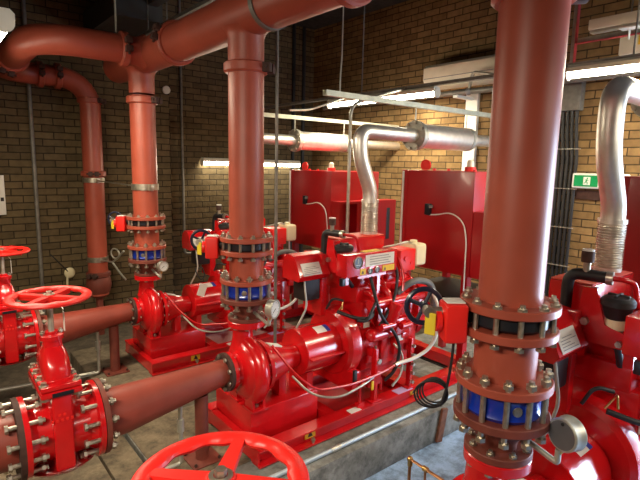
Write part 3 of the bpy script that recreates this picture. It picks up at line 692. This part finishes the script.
# exhaust
t = P('exhaust_pipe', 'shiny metal clad exhaust pipe rising from the {} and bending to its silencer', 'exhaust pipe', (2.86, .145, 1.6), 'exhaust pipes')
for top, keep in ((2.55, False), (2.415, True)):
    b = MB(); b.tube([(2.86, .145, 1.82), (2.86, .145, 1.94), (2.75, .165, 2.22), (2.745, .165, top), (3.45, .20, top)], .060, .14, 24, 10)
    if not keep: q = b.build('clad_pipe', 'clad', t); NEAR_CLAD = q.data; bpy.data.objects.remove(q)
b.build('clad_pipe', 'clad', t)
MB().tube([(2.86, .145, 1.585), (2.86, .145, 1.86)], .066, 0, 24, corr=.013).build('flexible_bellows', 'flex', t)
MB().ring((2.86, .145, 1.85), (0, 0, 1), .022, .071, .05, 24).build('bellows_collar', 'clad', t)
MB().ring((2.86, .145, 1.592), (0, 0, 1), .022, .068, .05, 24).build('bellows_collar', 'clad', t)
t = P('exhaust_silencer', 'shiny horizontal exhaust silencer hung near the ceiling serving the {}', 'silencer', (3.9, .2, 2.30), 'exhaust silencers')
b = MB(); b.lathe((3.45, .20, 2.415), (1, 0, 0), [(0, .05), (.02, .085), (.05, .108), (.80, .108), (.83, .085), (.85, .055), (XR-3.45, .055)], 36); b.build('body', 'clad', t)
b = MB(); b.ring((3.425, .20, 2.415), (1, 0, 0), .022, .125, .055); b.ring((3.455, .20, 2.415), (1, 0, 0), .022, .125, .055); b.build('flange', 'galv', t)
bolt_circle(t, (3.451, .20, 2.415), (1, 0, 0), .112, 8, .085, .008, .3)
t = P('strut_channel', 'pale zinc support channel above the exhaust silencer of the {}', 'channel', (3.4, .2, 2.66), 'strut channels')
b = MB(); x0, x1 = 2.40, XR - .01
b.box((x0, .18, 2.655), (x1, .22, 2.660)); b.box((x0, .178, 2.655), (x1, .182, 2.696)); b.box((x0, .218, 2.655), (x1, .222, 2.696)); b.build('channel', 'strut', t)
b = MB(); x0 = 2.75
b.box((x0, .18, 2.655), (x1, .22, 2.660)); b.box((x0, .178, 2.655), (x1, .182, 2.696)); b.box((x0, .218, 2.655), (x1, .222, 2.696)); q = b.build('channel', 'strut', t); FAR_CHANNEL = q.data; bpy.data.objects.remove(q)
for x in (3.44, 4.20):
    MB().cyl((x, .2, 2.525), (x, .2, 2.70), .007, n=8).build('hanger_rod', 'galv', t)
    MB().ring((x-.014, .20, 2.415), (1, 0, 0), .028, .1125 if x > 4 else .130, .106 if x > 4 else .124).build('hanger_ring', 'galv', t)
t = P('hanger_rod', 'thin zinc rod holding the left end of the strut channel serving the {}', 'rod', (2.55, .2, 2.65), 'channel hanger rods')
b = MB(); b.tube([(2.55, .2, 2.66), (2.55, .2, 2.80), (2.56, .2, 2.95), (2.56, .2, ZC)], .006, .03, 8); b.build('rod', 'galv', t)

# control cabinet
CX = 3.50; c0, c1, cz0, cz1 = -.40, .38, 1.24, 2.115
t = P('control_cabinet', 'tall red control cabinet standing at the end of the {}', 'cabinet', (CX+.35, 0, .385), 'red control cabinets')
b = MB(); b.box((CX, c0, cz0), (CX+.74, c1, cz1), .006); b.build('body', 'redflat', t)
b = MB()
b.box((CX+.01, c0-.14, 1.24), (CX+.90, c0-.002, 1.27)); b.box((CX+.01, c0-.14, 1.76), (CX+.90, c0-.002, 1.79)); b.box((CX+.01, c0-.14, 1.27), (CX+.05, c0-.002, 1.76)); b.box((CX+.27, c0-.14, 1.27), (CX+.90, c0-.002, 1.76))
b.build('lower_panel', 'redflat', t)
MB().box((CX+.745, c0-.145, 1.33), (CX+.80, c0-.139, 1.70), .003).build('vent', 'black', t)
MB().box((CX-.004, c1-.075, cz0+.005), (CX, c1-.004, cz1-.005)).build('hinge_edge', 'redflat', t)
MB().tube([(CX-.012, c1-.03, 1.0), (CX-.012, c1-.03, cz1-.01)], .010).build('conduit', 'white', t)
b = MB(); b.lathe((CX+.06, .16, cz1), (0, 0, 1), [(0, 0), (0, .02), (.004, .02), (.004, 0)], 12); b.prism([V((CX+.06, .16 + .055*math.cos(q), cz1 + .045 + .05*math.sin(q))) for q in [-.9 + (PI+1.8)*i/14 for i in range(15)]], (.012, 0, 0)); b.build('lifting_eye', 'redbright', t)
b = MB(); b.lathe((CX+.10, -.28, cz1), (0, 0, 1), [(0, 0), (0, .045), (.035, .045), (.04, .02)], 20); k = b.build('beacon_base', 'redbright', t)
MB().lathe((CX+.10, -.28, cz1+.035), (0, 0, 1), [(0, .03), (.05, .026), (.06, .016), (.062, 0)], 20).build('beacon_lens', 'offwhite', k)
b = MB()
for y in (.05, -.10, -.36): b.cyl((CX+.05, y, cz1), (CX+.05, y, cz1+.018), .014, n=10)
b.build('top_plug', 'redbright', t)
MB().box((CX-.030, .015, 1.725), (CX, .075, 1.825), .006).build('isolator_box', 'blackgloss', t)
MB().box((CX-.042, -.005, 1.79), (CX-.010, .017, 1.815), .003).build('isolator_knob', 'grey', t)
MB().tube([(CX-.012, .03, 1.728), (CX-.012, -.05, 1.735), (CX-.012, -.20, 1.77), (CX-.012, -.33, 1.70), (CX-.012, -.365, 1.55), (CX-.012, -.37, 1.12)], .006, .09, 8).build('cable', 'white', t)
for x in (CX+.03, CX+.66):
    for y in (c0+.03, c1-.09):
        MB().box((x, y, .385 if y < .3 and x < 3.8 else .262), (x+.06, y+.06, cz0)).build('leg', 'redflat', t)
MB().box((CX+.03, c0+.02, .98), (CX+.70, c1-.02, 1.02)).build('battery_shelf', 'black', t)

# conduit run along the plinth edge in front of each skid
t = P('plinth_conduit', 'pale blue grey conduit lying on the plinth edge in front of the {}', 'conduit', (2.6, -.46, .262), 'plinth conduits')
b = MB(); b.tube([(1.30, -.455, .279), (4.6, -.455, .279)], .016); b.build('tube', 'daypipe', t)
MB().tube([(1.98, -.455, .279), (2.06, -.455, .279)], .020).build('coupler', 'galv', t)

# --- copies for the other two pumps
DZ = (.0, 0, -.04)
# the nearest set stands a little lower and taller than the other two
NEAR = dict(spool_pipe=(-.012, 1.03), check_valve=(-.020, 1.08), discharge_reducer=(-.032, 1.075), centrifugal_pump=(-.032, 1), pump_base_frame=(-.032, 1), coupling_guard=(-.032, 1), diesel_engine=(-.032, 1.045), exhaust_pipe=(.022, 1))
LAB = {id(p): p['label'] for p in PROTO}
SKIP = {0: ('pipe_stand', 'drain_pipe', 'plinth_conduit', 'flexible_conduit', 'hanger_rod', 'strut_channel'), 1: (), 2: ('hanger_rod', 'plinth_conduit')}
for i in (0, 2, 1):
    for p in PROTO:
        base = p.name.split('.')[0]
        if base in SKIP[i]: continue
        o = p if i == 1 else copy_tree(p)
        o['label'] = LAB[id(p)].format(WHO[i])
        if i == 2 and base == 'strut_channel':                       # the far channel starts further right: its own shorter length
            for ch in o.children:
                if ch.name.startswith('channel'): ch.data = FAR_CHANNEL
        d = DZ[i] if (i == 2 or base not in ('gate_valve', 'inlet_pipe', 'suction_pipe', 'exhaust_silencer')) else 0
        if i == 2 and base in ('strut_channel', 'exhaust_silencer', 'exhaust_pipe'): d = 0
        if i == 0 and base == 'exhaust_silencer': d = .165
        if i == 0 and base == 'exhaust_pipe':                          # the nearest exhaust runs a little higher
            for ch in o.children:
                if ch.name.startswith('clad_pipe'): ch.data = NEAR_CLAD
        if i == 0 and base in NEAR:
            d, o.scale.z = NEAR[base]
        if i == 0 and base == 'gate_valve': d = -.01; PYi = .90
        else: PYi = PY[i]
        o.location = p.location + V((0, PYi, d)) if i != 1 else p.location + V((0, PY[1], 0))

# ------------------------------------------------------------------ wall and ceiling services
def tube_light(name, label, p0, p1, r=.046):
    p0, p1 = V(p0), V(p1); d = (p1-p0).normalized()
    t = thing(name, label, 'light', (p0+p1)/2 + V((0, 0, -.04)), 'fluorescent batten lights')
    sd = d.cross(V((0, 0, 1))); up = V((0, 0, 1)); side = sd*(r+.006)
    MB().prism([p0 + sd*r*math.cos(a) - up*(r*math.sin(a) - .012) for a in [PI*k/14 for k in range(15)]], p1-p0).build('diffuser', 'tube', t)
    b = MB(); q = [p0 + side + up*.012, p0 + side + up*.045, p0 + side*.6 + up*(r+.02), p0 - side*.6 + up*(r+.02), p0 - side + up*.045, p0 - side + up*.012]
    b.prism(q, p1-p0); b.build('batten', 'offwhite', t)
    for p, s in ((p0, -1), (p1, 1)): MB().cyl(p + d*s*.001, p + d*s*.010, r+.004, n=20).build('end_cap', 'offwhite', t)
    return t
tube_light('batten_light', 'lit fluorescent light low on the far brick wall behind the middle riser', (3.16, 6.53, 2.14), (4.86, 6.53, 2.13))
tube_light('batten_light', 'lit fluorescent light under the trunking above the middle silencer', (4.2, 4.98, 2.905), (4.2, 3.29, 2.895))
tube_light('batten_light', 'lit fluorescent light at top right beside the near exhaust pipe', (4.2, 1.96, 2.915), (4.2, .30, 2.905))
tube_light('batten_light', 'lit fluorescent light at the top left corner beside the branch pipe elbow', (.385, 2.93, 2.80), (.385, 4.65, 2.80))
b = MB(); b.box((4.17, -.5, 2.970), (4.23, 6.58, 2.985)); b.box((4.17, -.5, 2.985), (4.174, 6.58, 3.0)); b.box((4.226, -.5, 2.985), (4.23, 6.58, 3.0))
tag(b.build('lighting_trunking', 'galvdark'), 'long galvanised trunking carrying the row of lights near the right wall', 'trunking')
for y in (4.4, 1.5):
    tag(MB().cyl((4.2, y, 2.985), (4.2, y, ZC), .007, n=8).build('hanger_rod', 'galvdark'), 'rod hanging the long lighting trunking from the ceiling', 'rod', 'trunking hanger rods')
tag(MB().cyl((.385, 3.4, 2.86), (.385, 3.4, ZC), .007, n=8).build('hanger_rod', 'galvdark'), 'rod holding the top left light from the ceiling', 'rod')
tag(MB().cyl((.385, 4.3, 2.86), (.385, 4.3, ZC), .007, n=8).build('hanger_rod', 'galvdark'), 'rod holding the far end of the top left light', 'rod')
# bracing conduit crossing in front of the far silencer
tag(MB().tube([(3.30, 4.62, 2.74), (3.6, 4.62, 2.77), (4.17, 4.55, 2.98)], .013, .1).build('conduit', 'galv'), 'thin conduit rising from the far channel to the lighting trunking', 'conduit')
tag(MB().tube([(4.17, 3.71, 2.98), (3.40, 3.71, 2.74), (3.40, 3.71, 2.4), (3.40, 3.71, .05)], .017, .12, 12).build('conduit', 'galv'), 'upright grey conduit standing between the two red cabinets and bending into the lights', 'conduit')
tag(MB().tube([(2.63, 3.88, .05), (2.63, 3.88, ZC)], .016, n=10).build('conduit', 'galvdark'), 'long vertical grey conduit just right of the middle riser', 'conduit')
tag(MB().tube([(1.03, YB-.02, ZC), (1.03, YB-.02, .06)], .022, n=10).build('conduit', 'galvdark'), 'vertical grey conduit on the far wall at the left edge of the photo', 'conduit')
tag(MB().tube([(2.89, YB2-.02, ZC), (2.89, YB2-.02, .84), (3.35, YB2-.02, .84)], .017, .06, 10).build('conduit', 'galvdark'), 'vertical conduit on the far wall turning right above the brick behind the far pump', 'conduit')
tag(MB().tube([(4.78, YB2-.02, ZC), (4.78, YB2-.02, 2.6), (4.78, YB2-.02, .05)], .03, n=10).build('conduit', 'black'), 'dark vertical pipe in the far corner behind the far silencer', 'conduit')
tag(MB().tube([(4.98, YB2-.02, ZC), (4.98, YB2-.02, 2.6), (4.98, YB2-.02, .05)], .03, n=10).build('conduit', 'black'), 'dark vertical pipe tight in the far right corner of the room', 'conduit')
tag(MB().tube([(X0, 4.62, .262), (.40, 4.58, .262), (1.10, 4.475, .262)], .015).build('floor_pipe', 'galv'), 'thin pale pipe along the floor behind the middle gate valve', 'pipe')
b = MB(); b.box((.56, YB-.05, 1.53), (.73, YB-.002, 1.96), .005); t = thing('wall_panel', 'white switch panel on the far wall at the left edge above a handwheel', 'panel', (.64, YB-.03, 1.53))
b.build('case', 'white', t); MB().box((.685, YB-.058, 1.68), (.715, YB-.05, 1.72)).build('switch', 'black', t)
tag(MB().lathe((2.58, YB-.002, 3.05), (0, -1, 0), [(0, 0), (0, .05), (.03, .05), (.035, .04), (.035, 0)], 20).build('wall_sensor', 'white'), 'small round white sensor high on the far brick wall', 'sensor')
# ceiling rails
for x, z, l in ((1.93, 3.42, 'left'), (2.13, 3.45, 'right')):
    tag(MB().box((x, 2.6, z), (x+.03, 6.3, z+.03)).build('cable_rail', 'galvdark'), 'thin %s steel rail under the ceiling beside the header pipe' % l, 'rail')
    for y in (3.7, 5.2):
        tag(MB().cyl((x+.015, y, z+.03), (x+.015, y, ZC), .008, n=8).build('hanger_rod', 'galvdark'), 'rod hanging the %s ceiling rail' % l, 'rod', '%s rail hanger rods' % l)
tag(MB().tube([(1.32, 4.22, ZH+RP+.01), (1.32, 4.22, ZC)], .008, n=8).build('hanger_rod', 'galv'), 'pale rod hanging the branch pipe coupling beside the header', 'rod')

# air conditioner
t = thing('air_conditioner', 'cream wall air conditioner high on the right brick wall', 'air conditioner', (5.05, 3.6, 3.1))
b = MB(); b.prism([(XR, 3.06, 3.10), (4.99, 3.06, 3.13), (4.955, 3.06, 3.20), (4.955, 3.06, 3.335), (4.99, 3.06, 3.37), (XR, 3.06, 3.38)], (0, 1.04, 0)); b.build('case', 'offwhite', t)
b = MB(); b.prism([(4.975, 3.10, 3.128), (4.958, 3.10, 3.155), (4.954, 3.10, 3.155), (4.97, 3.10, 3.125)], (0, .96, 0)); b.build('air_slot', 'black', t)
b = MB(); b.prism([(5.03, 3.10, 3.095), (4.955, 3.10, 3.105), (4.95, 3.10, 3.115), (5.03, 3.10, 3.105)], (0, .96, 0)); b.build('louvre', 'offwhite', t)
MB().box((4.951, 3.07, 3.205), (4.9545, 4.09, 3.212)).build('panel_seam', 'grey', t)
t = thing('swan_neck_conduit', 'bent pale conduit hooking over in front of the air conditioner', 'conduit', (4.7, 3.2, 2.97))
MB().tube([(4.85, 3.36, 2.99), (4.85, 3.32, 3.19), (4.88, 3.02, 3.12)], .018, .05, 12).build('conduit', 'galv', t)
MB().ball((4.85, 3.36, 2.985), .04).build('junction_box', 'grey', t); MB().cyl((4.88, 3.03, 3.122), (4.885, 2.97, 3.106), .03, n=14).build('tip', 'signwhite', t)
tag(MB().tube([(4.86, .3, 2.985), (4.86, 5.9, 2.985)], .03, n=12).build('wall_pipe', 'galvdark'), 'dull pipe running level under the air conditioner', 'pipe')
b = MB(); b.box((XR-.045, 3.44, 1.3), (XR, 3.60, 3.02)); b.box((4.83, 3.49, 2.93), (XR, 3.55, 2.96))
tag(b.build('strut_post', 'signwhite'), 'white vertical wall channel below the air conditioner', 'channel')

# right wall, upper: unlit light, cable trays
t = thing('dusty_batten_light', 'unlit dusty batten light at the top right corner', 'light', (4.7, 1.7, 3.36))
b = MB(); b.box((4.68, .3, 3.36), (4.78, 2.06, 3.45), .012); b.build('case', 'offwhite', t)
b = MB(); b.box((4.69, .3, 3.335), (4.77, 2.05, 3.362), .01); b.build('diffuser', 'galv', t)
b = MB(); b.cyl((4.73, 1.74, 3.24), (4.73, 1.74, 3.35), .008, n=8); b.box((4.68, 1.67, 3.325), (4.78, 1.81, 3.337)); b.build('bracket', 'signwhite', t)
tag(MB().cyl((4.73, 1.74, 3.44), (4.73, 1.74, ZC), .008, n=8).build('hanger_rod', 'galvdark'), 'rod hanging the unlit dusty light from the ceiling', 'rod')
def tray(name, label, a, b_, wdir, hdir, n):
    """perforated tray: base strip with slots, red outer edge"""
    a, b_, wd, hd = V(a), V(b_), V(wdir), V(hdir); t = thing(name, label, 'cable tray', a)
    d = b_ - a
    MB().prism([a, a + wd, a + wd + hd*.1, a + hd*.1], d).build('base', 'galv', t)
    MB().prism([a, a - wd*.08, a - wd*.08 + hd, a + hd], d).build('red_edge', 'pinkred', t)
    m = MB(); u = d.normalized()
    for i in range(n):
        p = a + d*(i+.3)/n + wd*.15 - hd*.02; m.prism([p, p + wd*.5, p + wd*.5 + u*(d.length/n*.45), p + u*(d.length/n*.45)], hd*.03)
    m.build('slot', 'black', t); return t
tray('cable_tray', 'level perforated cable tray with red edge under the unlit light', (4.86, 2.22, 3.30), (4.86, .3, 3.30), (-.0, 0, .05), (-.05, 0, 0), 44)
tray('cable_tray', 'upright perforated cable tray with red edge at the top right, right of the near riser', (4.86, 2.225, 3.02), (4.86, 2.225, ZC), (0, .05, 0), (-.05, 0, 0), 40)
t = thing('warning_box', 'white box with a yellow sticker at the right edge high on the right wall', 'box', (XR-.05, 1.85, 3.28))
MB().box((XR-.08, 1.3, 3.20), (XR, 1.96, 3.40), .012).build('case', 'offwhite', t); MB().box((XR-.084, 1.62, 3.27), (XR-.080, 1.80, 3.37)).build('sticker', 'yellow', t)
# junction box with cables dropping
t = thing('junction_box', 'grey junction box with black cables dropping beside the near riser', 'box', (XR-.05, 2.35, 2.72))
MB().box((XR-.10, 2.25, 2.73), (XR-.002, 2.56, 3.01), .008).build('case', 'galvdark', t)
for i in range(5):
    y = 2.27 + i*.045; MB().tube([(XR-.05, y+.02, 2.74), (XR-.05, y+.01, 2.5), (XR-.03, y-.01, 2.3), (XR-.03, y-.01, .05)], .017, .1, 8).build('cable', 'black', t)
tray('cable_tray', 'upright perforated galvanised tray behind the black cables on the right wall', (XR-.02, 2.50, .05), (XR-.02, 2.50, 2.72), (0, .10, 0), (-.02, 0, 0), 60)
for z, w_ in ((2.35, 'above the exit sign level'), (1.95, 'level with the exit sign'), (1.55, 'below the exit sign'), (1.15, 'low down behind the near engine')):
    tag(MB().box((XR-.056, 2.22, z), (XR-.046, 2.49, z+.008)).build('cable_tie', 'galv'), 'pale tie holding the black wall cables ' + w_, 'cable tie', 'ties on the wall cables')
# emergency exit sign: running figure through a door, arrow
t = thing('exit_sign', 'green emergency exit sign with running figure on the right brick wall', 'sign', (XR-.05, 2.1, 1.965))
MB().box((XR-.07, 1.76, 1.965), (XR-.002, 2.27, 2.115), .02, 3).build('case', 'signwhite', t)
xf = XR-.071
for y0, y1 in ((2.02, 2.245), (1.84, 2.005)): MB().box((xf-.002, y0, 1.985), (xf, y1, 2.095)).build('green_panel', 'green', t)
MB().box((xf-.004, 2.09, 2.0), (xf-.002, 2.155, 2.08)).build('doorway', 'signwhite', t)
b = MB(); x = xf-.006                                            # running figure
b.ball((x, 2.118, 2.066), .007, (.4, 1, 1), 10)
for (y0, z0, y1, z1, r_) in ((2.12, 2.056, 2.128, 2.035, .006), (2.128, 2.035, 2.114, 2.022, .0035), (2.114, 2.022, 2.116, 2.006, .0035), (2.128, 2.035, 2.138, 2.020, .0035), (2.138, 2.020, 2.15, 2.018, .003), (2.121, 2.053, 2.106, 2.046, .003), (2.121, 2.053, 2.138, 2.05, .003)):
    b.cyl((x, y0, z0), (x, y1, z1), r_, n=6)
b.build('running_figure', 'green', t)
b = MB(); b.prism([(xf-.004, 1.99, 2.04), (xf-.004, 1.95, 2.075), (xf-.004, 1.95, 2.05), (xf-.004, 1.87, 2.05), (xf-.004, 1.87, 2.03), (xf-.004, 1.95, 2.03), (xf-.004, 1.95, 2.005)], (.002, 0, 0)); b.build('arrow', 'signwhite', t)
tag(MB().box((XR-.02, 1.88, 1.855), (XR-.002, 2.24, 1.945), .004).build('wall_plate', 'rust'), 'reddish brown plate on the brick wall just below the exit sign', 'plate')
tag(MB().tube([(XR-.02, 2.0, 2.115), (XR-.02, 2.0, 3.15)], .012, n=8).build('conduit', 'white'), 'thin white conduit above the exit sign on the right wall', 'conduit')

# floor clutter near the front
t = thing('copper_pipe', 'thin copper pipe frame rising from the blue floor at the bottom edge', 'pipe', (2.2, 1.65, 0))
MB().tube([(2.113, 1.702, 0), (2.113, 1.702, .45), (2.10, 1.40, .45), (2.09, 1.15, .45)], .010, .0, 10).build('pipe', 'copper', t)
MB().ball((2.113, 1.702, .45), .018).build('elbow_fitting', 'brass', t); MB().cyl((2.113, 1.70, .41), (2.113, 1.70, .44), .015, n=12).build('collar', 'brass', t)
MB().cyl((2.108, 1.60, .45), (2.108, 1.57, .45), .016, n=12).build('tee_fitting', 'brass', t); MB().cyl((2.108, 1.585, 0), (2.108, 1.585, .45), .007, n=8).build('drop', 'copper', t)
# coil of black cable hanging from the near valve gearbox
t = thing('cable_coil', 'coil of black cable hanging below the near butterfly valve gearbox', 'cable', (1.38, .98, 1.2))
b = MB()
for k in range(4): b.torus((1.402 - .003*k, 1.033 + .003*k, 1.345 - .006*k), (.72, .66, .16*(k-1.5)), .044 + .005*k, .0034, 40, 8)
b.build('loops', 'black', t)
MB().tube([(1.425, .98, 1.585), (1.425, .985, 1.46), (1.42, .995, 1.36), (1.41, 1.01, 1.29)], .005, .06, 8).build('lead', 'black', t)
tag(MB().box((3.02, 2.155, 0), (3.09, 2.178, .27), .003, 1, Matrix.Rotation(.22, 3, 'Y')).build('wood_strip', 'wood'), 'worn brown strip leaning against the front of the middle plinth', 'strip')
b = MB(); b.tube([(2.02, 4.36, 1.13), (2.0, 4.30, 1.10), (2.04, 4.28, 1.02), (2.09, 4.29, 1.06), (2.06, 4.30, 1.15), (2.02, 4.29, 1.14)], .006, .04, 8)
tag(b.build('cable', 'black'), 'looped black cable on the coupling guard of the farthest pump', 'cable')
tag(MB().box((2.02, 4.30, .86), (2.10, 4.304, .98), 0, 1, Matrix.Rotation(.35, 3, 'Y')).build('paper_tag', 'white'), 'white paper tag hanging on the coupling guard of the farthest pump', 'tag')

# ------------------------------------------------------------------ light
def area(name, loc, target, size, power, col, spread=PI):
    d = bpy.data.lights.new(name, 'AREA'); d.shape = 'RECTANGLE'; d.size, d.size_y = size; d.energy = power; d.color = col; d.spread = spread
    o = bpy.data.objects.new(name, d); COL.objects.link(o); o.location = loc
    o.rotation_euler = (V(target) - V(loc)).to_track_quat('-Z', 'Y').to_euler(); return o
WARM = (1., .86, .62); COOL = (.62, .78, 1.)
# each lit batten throws its light downwards
area('batten_glow', (4.0, 6.46, 2.10), (3.9, 5.0, .8), (1.6, .08), 22, WARM)
area('batten_glow', (4.2, 4.13, 2.85), (4.5, 4.13, 0), (.08, 1.6), 55, WARM)
area('batten_glow', (4.2, 1.13, 2.86), (4.35, 1.13, 0), (.08, 1.6), 70, WARM)
area('batten_glow', (.385, 3.8, 2.74), (.6, 3.8, 0), (.08, 1.6), 50, WARM)
# unseen warm fill lights added behind the viewer, without any fittings
area('added_fill', (2.6, -1.2, 2.6), (2.4, 1.2, 0.0), (1.7, .15), 14, (1., .90, .74), 2.0)
area('added_fill', (-1.0, .9, 2.7), (1.0, 2.4, 0.4), (1.7, .15), 34, (1., .88, .70), 2.0)
area('doorway_daylight', (XR+.1, -.62, 1.25), (2.4, .8, .6), (1.5, 2.3), 330, COOL)
wd = bpy.data.worlds.new('room_air'); scn.world = wd; wd.use_nodes = True
wd.node_tree.nodes['Background'].inputs['Color'].default_value = (.55, .72, 1, 1)
wd.node_tree.nodes['Background'].inputs['Strength'].default_value = 1.0

# ------------------------------------------------------------------ camera
f, yaw, pitch, roll = 491.3, math.radians(39.33), math.radians(8.785), math.radians(-1.2165)
fwd = V((math.sin(yaw)*math.cos(pitch), math.cos(yaw)*math.cos(pitch), -math.sin(pitch)))
right = V((math.cos(yaw), -math.sin(yaw), 0)); down = fwd.cross(right)
r2 = right*math.cos(roll) + down*math.sin(roll); d2 = -right*math.sin(roll) + down*math.cos(roll)
cd = bpy.data.cameras.new('camera'); cam = bpy.data.objects.new('camera', cd); COL.objects.link(cam)
mt = Matrix((r2, -d2, -fwd)).transposed().to_4x4(); mt.translation = V((0, 0, 2.15)); cam.matrix_world = mt
cd.sensor_fit = 'HORIZONTAL'; cd.sensor_width = 36; cd.lens = 36*f/640; cd.clip_start = .02
scn.camera = cam
vs = scn.view_settings; vs.view_transform = 'Standard'; vs.look = 'None'; vs.gamma = 1; vs.use_curve_mapping = False; vs.exposure = .1
